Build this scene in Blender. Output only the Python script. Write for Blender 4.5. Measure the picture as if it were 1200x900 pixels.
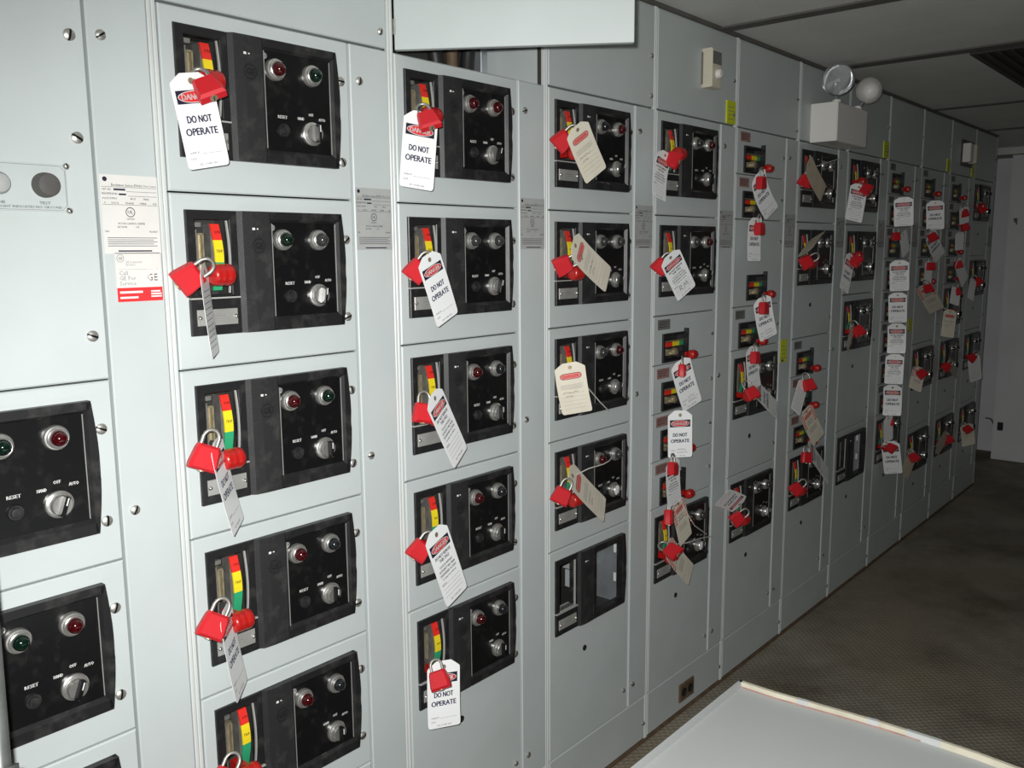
import bpy, math, random
from mathutils import Vector, Matrix
random.seed(7)
for o in list(bpy.data.objects):
    bpy.data.objects.remove(o)
S = bpy.context.scene
COL = S.collection
V = Vector
# ------------------------------------------------------------------ camera
YAW, PITCH, ROLL = (math.radians(a) for a in (40.7271, -8.5431, -0.45306))
CAM = V((-0.76366, -1.40668, 1.55929))
FPX = 1035.03
fwd = V((math.cos(PITCH)*math.cos(YAW), math.cos(PITCH)*math.sin(YAW), math.sin(PITCH)))
right = fwd.cross(V((0, 0, 1))).normalized()
up = right.cross(fwd)
cr = right*math.cos(ROLL) + up*math.sin(ROLL)
cu = -right*math.sin(ROLL) + up*math.cos(ROLL)
cd = bpy.data.cameras.new('camera')
cam = bpy.data.objects.new('camera', cd)
COL.objects.link(cam)
M = Matrix((cr, cu, -fwd)).transposed().to_4x4()
M.translation = CAM
cam.matrix_world = M
cd.sensor_width = 36.0
cd.lens = 36.0*FPX/1200.0
cd.clip_start = 0.02
S.camera = cam
# ------------------------------------------------------------------ light: the camera's flash, a dim world
W_ = bpy.data.worlds.new('world')
S.world = W_
W_.use_nodes = True
W_.node_tree.nodes['Background'].inputs[0].default_value = (.75, .8, .85, 1)
W_.node_tree.nodes['Background'].inputs[1].default_value = 0.02
ld = bpy.data.lights.new('camera_flash', 'SPOT')
ld.energy = 188
ld.color = (1.0, 1.0, 0.985)
ld.shadow_soft_size = 0.012
ld.spot_size = math.radians(121)
ld.spot_blend = 1.0
flash = bpy.data.objects.new('camera_flash', ld)
COL.objects.link(flash)
aim = (fwd + cr*0.05 - cu*0.25).normalized()
flash.rotation_euler = aim.to_track_quat('-Z', 'Y').to_euler()
flash.location = CAM - cr*0.028 + cu*0.03
S.view_settings.view_transform = 'Standard'
S.view_settings.look = 'None'
S.view_settings.gamma = 1.0
S.view_settings.use_curve_mapping = False
S.view_settings.exposure = 0.0

def ray(px, py):
    return fwd + cr*((px-600)/FPX) - cu*((py-450)/FPX)
def at(px, py, y=0.0):
    d = ray(px, py)
    return CAM + d*((y-CAM.y)/d.y)

# ------------------------------------------------------------------ materials
MATS = {}
def mat(name, col, rough=.5, metal=0., noise=0., nscale=20., bump=0., bscale=80., coat=0., trans=0., emit=0., dust=0.):
    m = bpy.data.materials.new(name)
    m.use_nodes = True
    nt = m.node_tree
    b = nt.nodes['Principled BSDF']
    b.inputs['Base Color'].default_value = (*col, 1)
    b.inputs['Roughness'].default_value = rough
    b.inputs['Metallic'].default_value = metal
    b.inputs['Coat Weight'].default_value = coat
    b.inputs['Transmission Weight'].default_value = trans
    if noise or bump or dust:
        tc = nt.nodes.new('ShaderNodeTexCoord')
    if noise or dust:
        n = nt.nodes.new('ShaderNodeTexNoise')
        n.inputs['Scale'].default_value = nscale
        n.inputs['Detail'].default_value = 5
        nt.links.new(tc.outputs['Object'], n.inputs['Vector'])
        r = nt.nodes.new('ShaderNodeValToRGB')
        k = noise
        if dust:
            r.color_ramp.elements[0].position = .52
            r.color_ramp.elements[1].position = .78
            r.color_ramp.elements[0].color = (*col, 1)
            r.color_ramp.elements[1].color = (col[0]+dust, col[1]+dust*.93, col[2]+dust*.85, 1)
        else:
            r.color_ramp.elements[0].position = .3
            r.color_ramp.elements[1].position = .7
            r.color_ramp.elements[0].color = (col[0]*(1-k), col[1]*(1-k), col[2]*(1-k*1.1), 1)
            r.color_ramp.elements[1].color = (min(1, col[0]*(1+k)), min(1, col[1]*(1+k)), min(1, col[2]*(1+k)), 1)
        nt.links.new(n.outputs['Fac'], r.inputs['Fac'])
        nt.links.new(r.outputs['Color'], b.inputs['Base Color'])
    if bump:
        n2 = nt.nodes.new('ShaderNodeTexNoise')
        n2.inputs['Scale'].default_value = bscale
        n2.inputs['Detail'].default_value = 4
        nt.links.new(tc.outputs['Object'], n2.inputs['Vector'])
        bp = nt.nodes.new('ShaderNodeBump')
        bp.inputs['Strength'].default_value = bump
        bp.inputs['Distance'].default_value = .002
        nt.links.new(n2.outputs['Fac'], bp.inputs['Height'])
        nt.links.new(bp.outputs['Normal'], b.inputs['Normal'])
    MATS[name] = m
    return m
mat('paint', (.535, .58, .575), .42, noise=.035, nscale=6, bump=.06, bscale=260)
mat('paint_cover', (.52, .565, .562), .42, noise=.035, nscale=5, bump=.06, bscale=260)
mat('paint_rail', (.60, .63, .615), .4, noise=.04, nscale=9)
mat('seam', (.05, .045, .042), .8)
mat('inside', (.03, .03, .028), .8, noise=.3, nscale=12)
mat('galv', (.52, .55, .58), .35, metal=.7, noise=.15, nscale=18)
mat('black', (.014, .014, .015), .42, dust=.035, nscale=34, bump=.12, bscale=300)
mat('black_strip', (.021, .021, .022), .5, dust=.03, nscale=40, bump=.15, bscale=420)
mat('black_gloss', (.006, .006, .0065), .3, dust=.012, nscale=50)
mat('chrome', (.78, .77, .74), .28, metal=.86, noise=.08, nscale=60)
mat('steel', (.42, .41, .38), .45, metal=.8, noise=.2, nscale=70)
mat('brassy', (.42, .37, .25), .45, metal=.6, noise=.25, nscale=60)
mat('edge_white', (.40, .40, .38), .5)
mat('plate_metal', (.42, .42, .40), .4, metal=.35, noise=.12, nscale=30)
mat('knob_red', (.42, .012, .01), .3, coat=.5, noise=.08, nscale=40)
mat('lock_red', (.56, .012, .02), .45, coat=.1)
mat('band_red', (.75, .03, .02), .45)
mat('band_yellow', (.85, .66, .02), .45)
mat('band_green', (.03, .36, .16), .45)
mat('ink', (.012, .011, .03), .6)
mat('ink_grey', (.22, .21, .22), .7)
mat('ink_blue', (.03, .03, .09), .6)
mat('print_white', (.72, .72, .70), .6)
mat('tag_white', (.90, .91, .91), .42, coat=.1)
mat('tag_cream', (.74, .69, .57), .6, noise=.05, nscale=30)
mat('tag_beige', (.52, .45, .34), .6, noise=.08, nscale=30)
mat('tag_red', (.66, .03, .035), .5)
mat('tag_pink', (.78, .22, .2), .55)
mat('lens_red', (.045, .0015, .003), .12, coat=1.0)
mat('lens_green', (.002, .012, .007), .12, coat=1.0)
mat('lens_clear', (.035, .038, .036), .15, coat=1.0)
mat('lens_dark', (.012, .014, .016), .12, coat=1.0)
mat('label_white', (.68, .67, .64), .55, noise=.03, nscale=20)
mat('label_grey', (.40, .41, .40), .5, noise=.05, nscale=30)
mat('label_dark', (.17, .17, .16), .5, noise=.1, nscale=60)
mat('knob_dark', (.085, .082, .076), .55, noise=.1, nscale=60)
mat('label_rust', (.30, .17, .15), .6, noise=.15, nscale=60)
mat('sticker_red', (.72, .03, .035), .5)
mat('sticker_yellow', (.60, .66, .02), .5, noise=.08, nscale=60)
mat('beige', (.66, .61, .48), .5, noise=.04, nscale=40)
mat('lamp_white', (.84, .82, .78), .4)
mat('lamp_reflector', (.75, .76, .78), .12, metal=1.0)
mat('wood_edge', (.46, .43, .34), .65, noise=.12, nscale=22)
mat('table_white', (.37, .385, .38), .45, noise=.025, nscale=4)
mat('ceiling_board', (.72, .73, .69), .75, noise=.05, nscale=5, bump=.25, bscale=180)
mat('ceiling_trim', (.12, .115, .105), .7, noise=.15, nscale=10)
mat('wall_white', (.88, .89, .90), .6, noise=.04, nscale=4)
mat('wall_room', (.34, .34, .33), .7, noise=.05, nscale=3)
mat('string', (.66, .63, .57), .7)
mat('brown', (.13, .085, .05), .7, noise=.3, nscale=30)
mat('cable', (.02, .02, .02), .5)
mat('pole_grey', (.16, .17, .165), .4, metal=.5, noise=.3, nscale=30)
def clear_glass():
    m = bpy.data.materials.new('clear_glass')
    m.use_nodes = True
    b = m.node_tree.nodes['Principled BSDF']
    b.inputs['Base Color'].default_value = (.95, .96, .97, 1)
    b.inputs['Roughness'].default_value = .08
    b.inputs['Transmission Weight'].default_value = .85
    b.inputs['IOR'].default_value = 1.3
    MATS['clear_glass'] = m
clear_glass()
def floor_material():
    m = bpy.data.materials.new('floor_tread')
    m.use_nodes = True
    nt = m.node_tree
    b = nt.nodes['Principled BSDF']
    b.inputs['Roughness'].default_value = .75
    tc = nt.nodes.new('ShaderNodeTexCoord')
    n = nt.nodes.new('ShaderNodeTexNoise')
    n.inputs['Scale'].default_value = 2.2
    n.inputs['Detail'].default_value = 8
    n.inputs['Roughness'].default_value = .65
    nt.links.new(tc.outputs['Object'], n.inputs['Vector'])
    r = nt.nodes.new('ShaderNodeValToRGB')
    e = r.color_ramp.elements
    e[0].position, e[0].color = .33, (.150, .125, .085, 1)
    e[1].position, e[1].color = .68, (.40, .365, .30, 1)
    nt.links.new(n.outputs['Fac'], r.inputs['Fac'])
    # tread pattern: two crossed waves
    mx = nt.nodes.new('ShaderNodeMix'); mx.data_type = 'RGBA'; mx.blend_type = 'MULTIPLY'
    mx.inputs[0].default_value = .32
    hs = []
    for ang in (45, -45):
        mp = nt.nodes.new('ShaderNodeMapping')
        mp.inputs['Rotation'].default_value = (0, 0, math.radians(ang))
        w = nt.nodes.new('ShaderNodeTexWave')
        w.inputs['Scale'].default_value = 17
        w.inputs['Distortion'].default_value = 1.5
        nt.links.new(tc.outputs['Object'], mp.inputs['Vector'])
        nt.links.new(mp.outputs['Vector'], w.inputs['Vector'])
        hs.append(w)
    mul = nt.nodes.new('ShaderNodeMath'); mul.operation = 'MULTIPLY'
    nt.links.new(hs[0].outputs['Fac'], mul.inputs[0])
    nt.links.new(hs[1].outputs['Fac'], mul.inputs[1])
    r2 = nt.nodes.new('ShaderNodeValToRGB')
    r2.color_ramp.elements[0].color = (.55, .55, .55, 1)
    r2.color_ramp.elements[1].color = (1, 1, 1, 1)
    r2.color_ramp.elements[1].position = .6
    nt.links.new(mul.outputs[0], r2.inputs['Fac'])
    n3 = nt.nodes.new('ShaderNodeTexNoise'); n3.inputs['Scale'].default_value = 1.1; n3.inputs['Detail'].default_value = 7
    nt.links.new(tc.outputs['Object'], n3.inputs['Vector'])
    r3 = nt.nodes.new('ShaderNodeValToRGB')
    r3.color_ramp.elements[0].position = .5; r3.color_ramp.elements[0].color = (0, 0, 0, 1)
    r3.color_ramp.elements[1].position = .75; r3.color_ramp.elements[1].color = (.7, .7, .7, 1)
    nt.links.new(n3.outputs['Fac'], r3.inputs['Fac'])
    m3 = nt.nodes.new('ShaderNodeMix'); m3.data_type = 'RGBA'
    nt.links.new(r3.outputs['Color'], m3.inputs[0])
    nt.links.new(r.outputs['Color'], m3.inputs[6]); m3.inputs[7].default_value = (.24, .175, .095, 1)
    nt.links.new(m3.outputs[2], mx.inputs[6])
    nt.links.new(r2.outputs['Color'], mx.inputs[7])
    nt.links.new(mx.outputs[2], b.inputs['Base Color'])
    bp = nt.nodes.new('ShaderNodeBump')
    bp.inputs['Strength'].default_value = .5
    bp.inputs['Distance'].default_value = .004
    nt.links.new(mul.outputs[0], bp.inputs['Height'])
    nt.links.new(bp.outputs['Normal'], b.inputs['Normal'])
    MATS['floor_tread'] = m
floor_material()

def screw_material():
    m = mat('screw', (.42, .41, .38), .42, metal=.8)
    nt = m.node_tree
    b = nt.nodes['Principled BSDF']
    tc = nt.nodes.new('ShaderNodeTexCoord'); sp = nt.nodes.new('ShaderNodeSeparateXYZ')
    nt.links.new(tc.outputs['Object'], sp.inputs[0])
    ab = nt.nodes.new('ShaderNodeMath'); ab.operation = 'ABSOLUTE'; nt.links.new(sp.outputs['X'], ab.inputs[0])
    lt = nt.nodes.new('ShaderNodeMath'); lt.operation = 'LESS_THAN'; lt.inputs[1].default_value = .0016; nt.links.new(ab.outputs[0], lt.inputs[0])
    mx = nt.nodes.new('ShaderNodeMix'); mx.data_type = 'RGBA'
    nt.links.new(lt.outputs[0], mx.inputs[0]); mx.inputs[6].default_value = (.55, .54, .50, 1); mx.inputs[7].default_value = (.02, .02, .02, 1)
    nt.links.new(mx.outputs[2], b.inputs['Base Color'])
screw_material()

# ------------------------------------------------------------------ mesh helpers
class MB:
    def __init__(s):
        s.v = []; s.f = []; s.smooth = False
    def add(s, vs, fs):
        k = len(s.v)
        s.v += [tuple(p) for p in vs]
        s.f += [tuple(i+k for i in f) for f in fs]
        return s
    def box(s, x0, x1, y0, y1, z0, z1):
        vs = [(x, y, z) for z in (z0, z1) for y in (y0, y1) for x in (x0, x1)]
        return s.add(vs, [(0, 2, 3, 1), (4, 5, 7, 6), (0, 1, 5, 4), (2, 6, 7, 3), (0, 4, 6, 2), (1, 3, 7, 5)])
    def cbox(s, x0, x1, y0, y1, z0, z1, c=.002):
        """box whose front (y0) edges are chamfered by c"""
        a = [(x0+c, y0, z0+c), (x1-c, y0, z0+c), (x1-c, y0, z1-c), (x0+c, y0, z1-c)]
        b = [(x0, y0+c, z0), (x1, y0+c, z0), (x1, y0+c, z1), (x0, y0+c, z1)]
        d = [(x0, y1, z0), (x1, y1, z0), (x1, y1, z1), (x0, y1, z1)]
        fs = [(0, 1, 2, 3), (11, 10, 9, 8)]
        for i in range(4):
            j = (i+1) % 4
            fs += [(i, i+4, j+4, j), (i+4, i+8, j+8, j+4)]
        return s.add(a+b+d, fs)
    def frame(s, o, h, y0, y1, c=.002, hc=.001):
        """chamfered panel with a rectangular hole; o,h = (x0,x1,z0,z1)"""
        def ring(r, y, k):
            return [(r[0]+k, y, r[2]+k), (r[1]-k, y, r[2]+k), (r[1]-k, y, r[3]-k), (r[0]+k, y, r[3]-k)]
        rings = [ring(o, y1, 0), ring(o, y0+c, 0), ring(o, y0, c), ring(h, y0, -hc), ring(h, y0+hc, 0), ring(h, y1, 0)]
        vs = sum(rings, [])
        fs = []
        for k in range(6):
            k2 = (k+1) % 6
            for i in range(4):
                j = (i+1) % 4
                fs.append((k*4+i, k*4+j, k2*4+j, k2*4+i))
        return s.add(vs, fs)
    def prism(s, poly, y0, y1, c=0.):
        """poly = [(x,z)] extruded from front y0 to back y1"""
        n = len(poly)
        cx = sum(p[0] for p in poly)/n; cz = sum(p[1] for p in poly)/n
        def ins(p):
            dx, dz = cx-p[0], cz-p[1]
            l = math.hypot(dx, dz) or 1
            return (p[0]+dx/l*c*1.3, p[1]+dz/l*c*1.3)
        vs = [(*([ins(p)[0], y0, ins(p)[1]]),) for p in poly] + [(p[0], y0+c, p[1]) for p in poly] + [(p[0], y1, p[1]) for p in poly]
        fs = [tuple(range(n)), tuple(range(3*n-1, 2*n-1, -1))]
        for i in range(n):
            j = (i+1) % n
            if c: fs.append((i, i+n, j+n, j))
            fs.append((i+n, i+2*n, j+2*n, j+n))
        if not c:
            fs = [f for f in fs]
            for i in range(n):
                j = (i+1) % n
                fs.append((i, i+n, j+n, j))
        return s.add(vs, fs)
    def lathe(s, cx, cz, prof, seg=20, axis='y', cy=0., caps=True):
        """prof = [(r, a)] : a along the axis"""
        vs = []
        for r, a in prof:
            for i in range(seg):
                t = 2*math.pi*i/seg
                if axis == 'y': vs.append((cx+r*math.cos(t), a, cz+r*math.sin(t)))
                elif axis == 'x': vs.append((cx+a, cy+r*math.cos(t), cz+r*math.sin(t)))
                else: vs.append((cx+r*math.cos(t), cy+r*math.sin(t), cz+a))
        fs = []
        for k in range(len(prof)-1):
            for i in range(seg):
                j = (i+1) % seg
                fs.append((k*seg+i, k*seg+j, (k+1)*seg+j, (k+1)*seg+i))
        if caps:
            fs.append(tuple(range(seg-1, -1, -1)))
            fs.append(tuple(range((len(prof)-1)*seg, len(prof)*seg)))
        return s.add(vs, fs)
    def tube(s, pts, r, seg=8, caps=True):
        pts = [V(p) for p in pts]
        n = len(pts)
        ref = V((0.13, .31, .94))
        vs = []
        for i, p in enumerate(pts):
            d = (pts[min(i+1, n-1)] - pts[max(i-1, 0)]).normalized()
            a = d.cross(ref)
            if a.length < .05: a = d.cross(V((1, 0, 0)))
            a.normalize(); b = d.cross(a)
            for k in range(seg):
                t = 2*math.pi*k/seg
                vs.append(p + a*(r*math.cos(t)) + b*(r*math.sin(t)))
        fs = []
        for i in range(n-1):
            for k in range(seg):
                j = (k+1) % seg
                fs.append((i*seg+k, i*seg+j, (i+1)*seg+j, (i+1)*seg+k))
        if caps:
            fs.append(tuple(range(seg-1, -1, -1)))
            fs.append(tuple(range((n-1)*seg, n*seg)))
        return s.add(vs, fs)
    def mesh(s, name, m, smooth=None):
        me = bpy.data.meshes.new(name)
        me.from_pydata(s.v, [], s.f)
        me.materials.append(MATS[m])
        if smooth:
            me.shade_smooth()
            try:
                me.set_sharp_from_angle(angle=math.radians(smooth))
            except Exception:
                pass
        me.update()
        return me
CACHE = {}
def cached(key, m, build, smooth=None):
    if key not in CACHE:
        b = MB(); build(b)
        CACHE[key] = b.mesh(key, m, smooth)
    return CACHE[key]
def obj(name, me, parent=None, loc=None):
    o = bpy.data.objects.new(name, me)
    COL.objects.link(o)
    if parent is not None: o.parent = parent
    if loc is not None: o.location = loc
    return o
def empty(name, loc, label, cat, group=None, rot=None):
    o = bpy.data.objects.new(name, None)
    o.empty_display_size = .02
    COL.objects.link(o)
    o.location = loc
    if rot is not None: o.rotation_euler = rot
    tag_(o, label, cat, group)
    return o
def tag_(o, label, cat, group=None):
    o['label'] = label; o['category'] = cat
    if group: o['group'] = group
    return o
def struct(name, mb, m, parent=None, smooth=None):
    o = obj(name, mb.mesh(name, m, smooth), parent)
    if parent is None: o['kind'] = 'structure'
    return o
# flat text as polygons: list of (verts2d, faces); width-normalised on request
TXT = {}
def text2d(s, size, bold=0., width=None, res=1):
    k = (s, size, bold, width, res)
    if k in TXT: return TXT[k]
    c = bpy.data.curves.new('txt', 'FONT')
    c.body = s; c.size = size; c.align_x = 'CENTER'; c.align_y = 'CENTER'
    c.resolution_u = 3 if size > 5 else res
    o = bpy.data.objects.new('txt', c)
    COL.objects.link(o)
    dg = bpy.context.evaluated_depsgraph_get()
    me = bpy.data.meshes.new_from_object(o.evaluated_get(dg))
    vs = [(v.co.x, v.co.y) for v in me.vertices]
    fs = [tuple(p.vertices) for p in me.polygons]
    bpy.data.objects.remove(o); bpy.data.curves.remove(c); bpy.data.meshes.remove(me)
    if vs:
        x0, x1 = min(v[0] for v in vs), max(v[0] for v in vs)
        y0, y1 = min(v[1] for v in vs), max(v[1] for v in vs)
        k2 = (width/(x1-x0)) if width else 1
        cx, cy = (x0+x1)/2, (y0+y1)/2
        vs = [((a-cx)*k2, b-cy) for a, b in vs]
    if bold and vs:
        d = bold*size; n = len(vs)
        sh = ((-d, 0), (d, 0), (0, d*.7)) if size > 7 else ((-d, 0), (d, 0))
        vs, fs = [(x+a, y+c) for a, c in sh for x, y in vs], [tuple(i+q*n for i in f) for q in range(len(sh)) for f in fs]
    TXT[k] = (vs, fs)
    return TXT[k]
def put_text(mb, s, cx, cz, size, y, bold=.012, width=None, res=1):
    vs, fs = text2d(s, size, bold, width, res)
    mb.add([(cx+a, y, cz+b) for a, b in vs], fs)
mm = .001

# ------------------------------------------------------------------ layout constants
W = .508
STEP = .3012
T0 = 1.9632
ZTOP = 2.2455
ZBW = .1558
def TZ(r): return T0 - STEP*r if r < 6 else ZBW
CEIL = 2.259
XEND = 11*W
# ------------------------------------------------------------------ the room
b = MB(); b.box(-3.0, 6.9, -3.2, .62, -.06, 0.0); struct('floor', b, 'floor_tread')
b = MB(); b.box(-3.0, 6.9, -3.2, .62, CEIL, CEIL+.06); ceil = struct('ceiling', b, 'ceiling_board')
for i, (x, w, h) in enumerate(((1.93, .055, .006), (2.80, .07, .006), (.74, .05, .006), (4.20, .05, .004), (5.28, .06, .004), (-.46, .05, .006))):
    b = MB(); b.box(x-w/2, x+w/2, -3.2, .02, CEIL-h, CEIL+.001)
    o = struct('ceiling_batten', b, 'ceiling_trim', ceil)
b = MB(); b.box(-3.0, XEND, -.002, .03, ZTOP+.001, CEIL+.001); struct('trim_1', b, 'ceiling_trim')
b = MB(); b.box(-3.0, 6.9, .56, .62, 0, CEIL); struct('wall_rear', b, 'wall_room')
b = MB(); b.box(-3.0, 6.9, -3.26, -3.2, 0, CEIL); struct('wall_aisle', b, 'wall_room')
b = MB(); b.box(-3.06, -3.0, -3.2, .56, 0, CEIL); struct('wall_near', b, 'wall_room')
b = MB(); b.box(6.72, 6.9, -3.2, .56, 0, CEIL); struct('wall_end', b, 'wall_white')
# boxed-out white panel on the end wall, soffit above it
b = MB(); b.cbox(6.43, 6.725, -3.2, .085, .004, 2.205, .002); 
panel = obj('wall_panel', b.mesh('wall_panel', 'wall_white')); panel['kind'] = 'structure'; panel.name = 'wall_far'
b = MB(); b.box(6.40, 6.725, -3.2, .30, 2.21, CEIL); struct('trim_2', b, 'ceiling_board')
b = MB(); b.box(-3.0, XEND, -.006, .01, .0, .008); struct('trim_3', b, 'brown')

# ------------------------------------------------------------------ section descriptions
NAMES = 'ABCDEFGHIJKL'
WHERE = {
 'A': 'cabinet with the red service sticker',
 'B': 'cabinet next to the red sticker',
 'C': 'cabinet under the open flap',
 'D': 'first cabinet past the open flap',
 'E': 'cabinet with the beige thermostat box',
 'F': 'cabinet between thermostat box and emergency light',
 'G': 'cabinet under the emergency light',
 'H': 'first cabinet beyond the emergency light',
 'I': 'fourth cabinet from the end wall',
 'J': 'third cabinet from the end wall',
 'K': 'second cabinet from the end wall',
 'L': 'last cabinet before the end wall'}
def sx(s): return (NAMES.index(s)-1)*W

# ------------------------------------------------------------------ cabinet frames
def screw_build(b):
    b.lathe(0, 0, [(.0055, 0), (.0085, -.0015), (.0085, -.004), (.0055, -.0065), (.002, -.007)], 14)
def slot_build(b):
    b.box(-.0065, .0065, -.0078, -.0066, -.0011, .0011)
def screw(parent, x, y, z, s=1., a=None, name='screw'):
    o = obj(name, cached('screw_head', 'screw', screw_build, 40), parent, (x, y, z))
    o.rotation_euler.y = random.uniform(0, 3) if a is None else a
    o.scale = (s, 1, s)
    return o
def cover_mesh(key, w, h, m='paint', y0=0., y1=.016):
    return cached(key, m, lambda b: b.cbox(0, w, y0, y1, 0, h, .0022))
LABW, LABH = .094, .123
def build_cabinet(s):
    x0 = sx(s)
    extra = {'A': 'with rating label and red service sticker', 'C': 'whose upper flap stands open', 'L': 'beside the white end wall'}.get(s)
    lab = 'pale grey motor control cabinet frame, ' + WHERE[s]
    e = empty('control_cabinet', (x0, 0, 0), lab, 'cabinet', 'motor control cabinets in the row')
    # shell: two side sheets, back, top, bottom, shelf under the top duct
    b = MB()
    b.box(-.0092, -.0078, .004, .52, 0, ZTOP); b.box(.4968, .4982, .004, .52, 0, ZTOP)
    b.box(-.0078, .4968, .50, .515, 0, ZTOP); b.box(-.0078, .4968, .004, .50, ZTOP-.003, ZTOP)
    b.box(-.0078, .4968, .004, .50, 0, .004)
    b.box(-.0078, .4968, .018, .50, T0-.006, T0-.003)
    obj('enclosure_shell', cached('enclosure_shell', 'paint', lambda q: q.add(b.v, b.f)), e)
    obj('front_backing', cached('front_backing', 'seam', lambda q: q.box(.388, .4968, .014, .019, ZBW, T0).box(-.0078, .003, .008, .018, .004, ZTOP-.004).box(.488, .4968, .008, .018, .004, ZTOP-.004)), e)
    for u in (-.0092, .4908):
        obj('frame_rail', cached('frame_rail', 'paint_rail', lambda q: q.cbox(0, .0074, -.0015, .012, .004, ZTOP, .0018)), e, (u, 0, 0))
    wc = obj('wireway_cover', cover_mesh('wireway_cover', .098, T0-ZBW-.005, 'paint_cover', -.003), e, (.391, 0, ZBW+.0025))
    for z in (1.89, 1.137, .224):
        screw(wc, .020, -.003, z-ZBW, .95)
    bc = obj('bottom_cover', cover_mesh('bottom_cover', .487, ZBW-.012, 'paint_cover'), e, (.002, 0, .0095))
    screw(bc, .478, 0, .055, .8)
    if s != 'C':
        tc = obj('top_cover', cover_mesh('top_cover', .487, ZTOP-T0-.006, 'paint_cover'), e, (.002, 0, T0+.003))
        screw(tc, .470, 0, .14, .8); screw(tc, .470, 0, .03, .8)
    # rating label on the wireway cover
    zl = 1.5605 if s == 'A' else 1.5645
    def lab_plate(q): q.box(0, LABW, -.0036, -.0030, 0, LABH)
    pl = obj('rating_label', cached('rating_label_white' if s == 'A' else 'rating_label', 'label_white' if s == 'A' else 'label_grey', lab_plate), e, (.3935, 0, zl))
    pl['label'] = 'rating label printed in small dark type'
    def lab_print(q):
        y = -.00372
        q.lathe(.008, .116, [(.0048, y)], 12, caps=False)
        vs = [(.008+.0038*math.cos(t*math.pi/5), y, .116+.0038*math.sin(t*math.pi/5)) for t in range(10)]
        q.add(vs, [tuple(range(10))])
        put_text(q, 'Evolution Series E9000', .043, .1075, .0058, y, .01, .050)
        put_text(q, 'Motor Control', .081, .1075, .0040, y, .012, .021)
        put_text(q, 'CAT. NO.', .010, .1005, .0045, y, .014, .015); put_text(q, 'E9000XXX', .028, .1005, .0042, y, .01, .018) if False else q.box(.021, .040, y-.0001, y, .0990, .1020)
        put_text(q, 'REQUISITION NO.', .015, .0935, .0045, y, .014, .025); q.box(.029, .041, y-.0001, y, .0918, .0945)
        put_text(q, 'VOLTS SUPPLY', .014, .0865, .0042, y, .014, .024)
        put_text(q, 'BUS', .052, .0865, .0042, y, .014, .008); put_text(q, 'MAX', .074, .0865, .0042, y, .014, .009)
        put_text(q, 'V', .006, .0795, .004, y, .014); put_text(q, 'VOLTS', .022, .0795, .0042, y, .014, .012)
        put_text(q, 'PHASE', .046, .0795, .0042, y, .014, .013); put_text(q, 'WIRE', .068, .0795, .0042, y, .014, .011); put_text(q, 'HZ', .088, .0795, .0042, y, .014, .006)
        for z, a in ((.0975, .042), (.0905, .044), (.0765, .002), (.104, .002)):
            q.box(a, .092, y-.0001, y, z, z+.0005)
        # listing mark
        ring = [(r*math.cos(t*math.pi/9), r*math.sin(t*math.pi/9)) for r in (.0078, .0066) for t in range(18)]
        q.add([(.046+a, y, .0655+c) for a, c in ring], [(i, (i+1) % 18, 18+(i+1) % 18, 18+i) for i in range(18)])
        put_text(q, 'UL', .046, .0655, .0075, y, .02)
        put_text(q, 'LISTED', .046, .0548, .004, y, .014, .013)
        put_text(q, 'MOTOR CONTROL CENTER', .047, .0475, .0045, y, .014, .044)
        put_text(q, 'SECTION', .031, .0420, .0042, y, .014, .015); put_text(q, 'OF', .056, .0420, .0042, y, .014, .006)
        put_text(q, 'NO.', .007, .0350, .0042, y, .016, .007); put_text(q, 'PLANT', .083, .0350, .0042, y, .016, .014)
        for k in range(5):
            q.box(.006, .088-.006*(k % 2), y-.0001, y, .0245-k*.0032, .0245-k*.0032+.0009)
        q.box(.022, .078, y-.0001, y, .0030, .0052)
    obj('label_print', cached('rating_print', 'ink_grey' if False else 'ink', lab_print), pl)
    if s == 'A':
        # service sticker
        st = obj('service_sticker', cached('service_sticker', 'label_white', lambda q: q.box(0, .076, -.0036, -.003, 0, .078)), e, (.409, 0, 1.4835))
        st['label'] = 'white service sticker with a red lower band'
        obj('sticker_band', cached('sticker_band', 'sticker_red', lambda q: q.box(0, .076, -.00372, -.0036, 0, .0225)), st)
        def sp(q):
            y = -.00366
            for i, t in enumerate(('Call', 'GE For', 'Service')):
                vs, fs = text2d(t, .0095, 0)
                w = -min(v[0] for v in vs)
                q.add([(.005+w+a, y, .046-i*.0082+c) for a, c in vs], fs)
            put_text(q, 'GE Industrial', .030, .0635, .0052, y, 0, .027); put_text(q, 'Systems', .0245, .0590, .0052, y, 0, .016)
            q.box(.004, .070, y-.0001, y, .0515, .0519)
            ring = [(r*math.cos(t*math.pi/10), r*math.sin(t*math.pi/10)) for r in (.0062, .0054) for t in range(20)]
            q.add([(.0085+a, y, .0695+c) for a, c in ring], [(i, (i+1) % 20, 20+(i+1) % 20, 20+i) for i in range(20)])
            put_text(q, 'GE', .0085, .0695, .0062, y, .01)
        obj('sticker_print', cached('sticker_print', 'ink_grey', sp), st)
        def spw(q):
            y = -.00378
            put_text(q, '(800) GE SERVICE', .022, .0155, .006, y, .012, .038) if False else q.box(.004, .042, y-.0001, y, .0135, .0170)
            q.box(.004, .034, y-.0001, y, .0050, .0082)
            for k in range(3): q.box(.056, .074-.002*(k == 0), y-.0001, y, .0145-k*.0042, .0170-k*.0042)
        obj('sticker_band_print', cached('sticker_band_print', 'print_white', spw), st)
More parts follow.
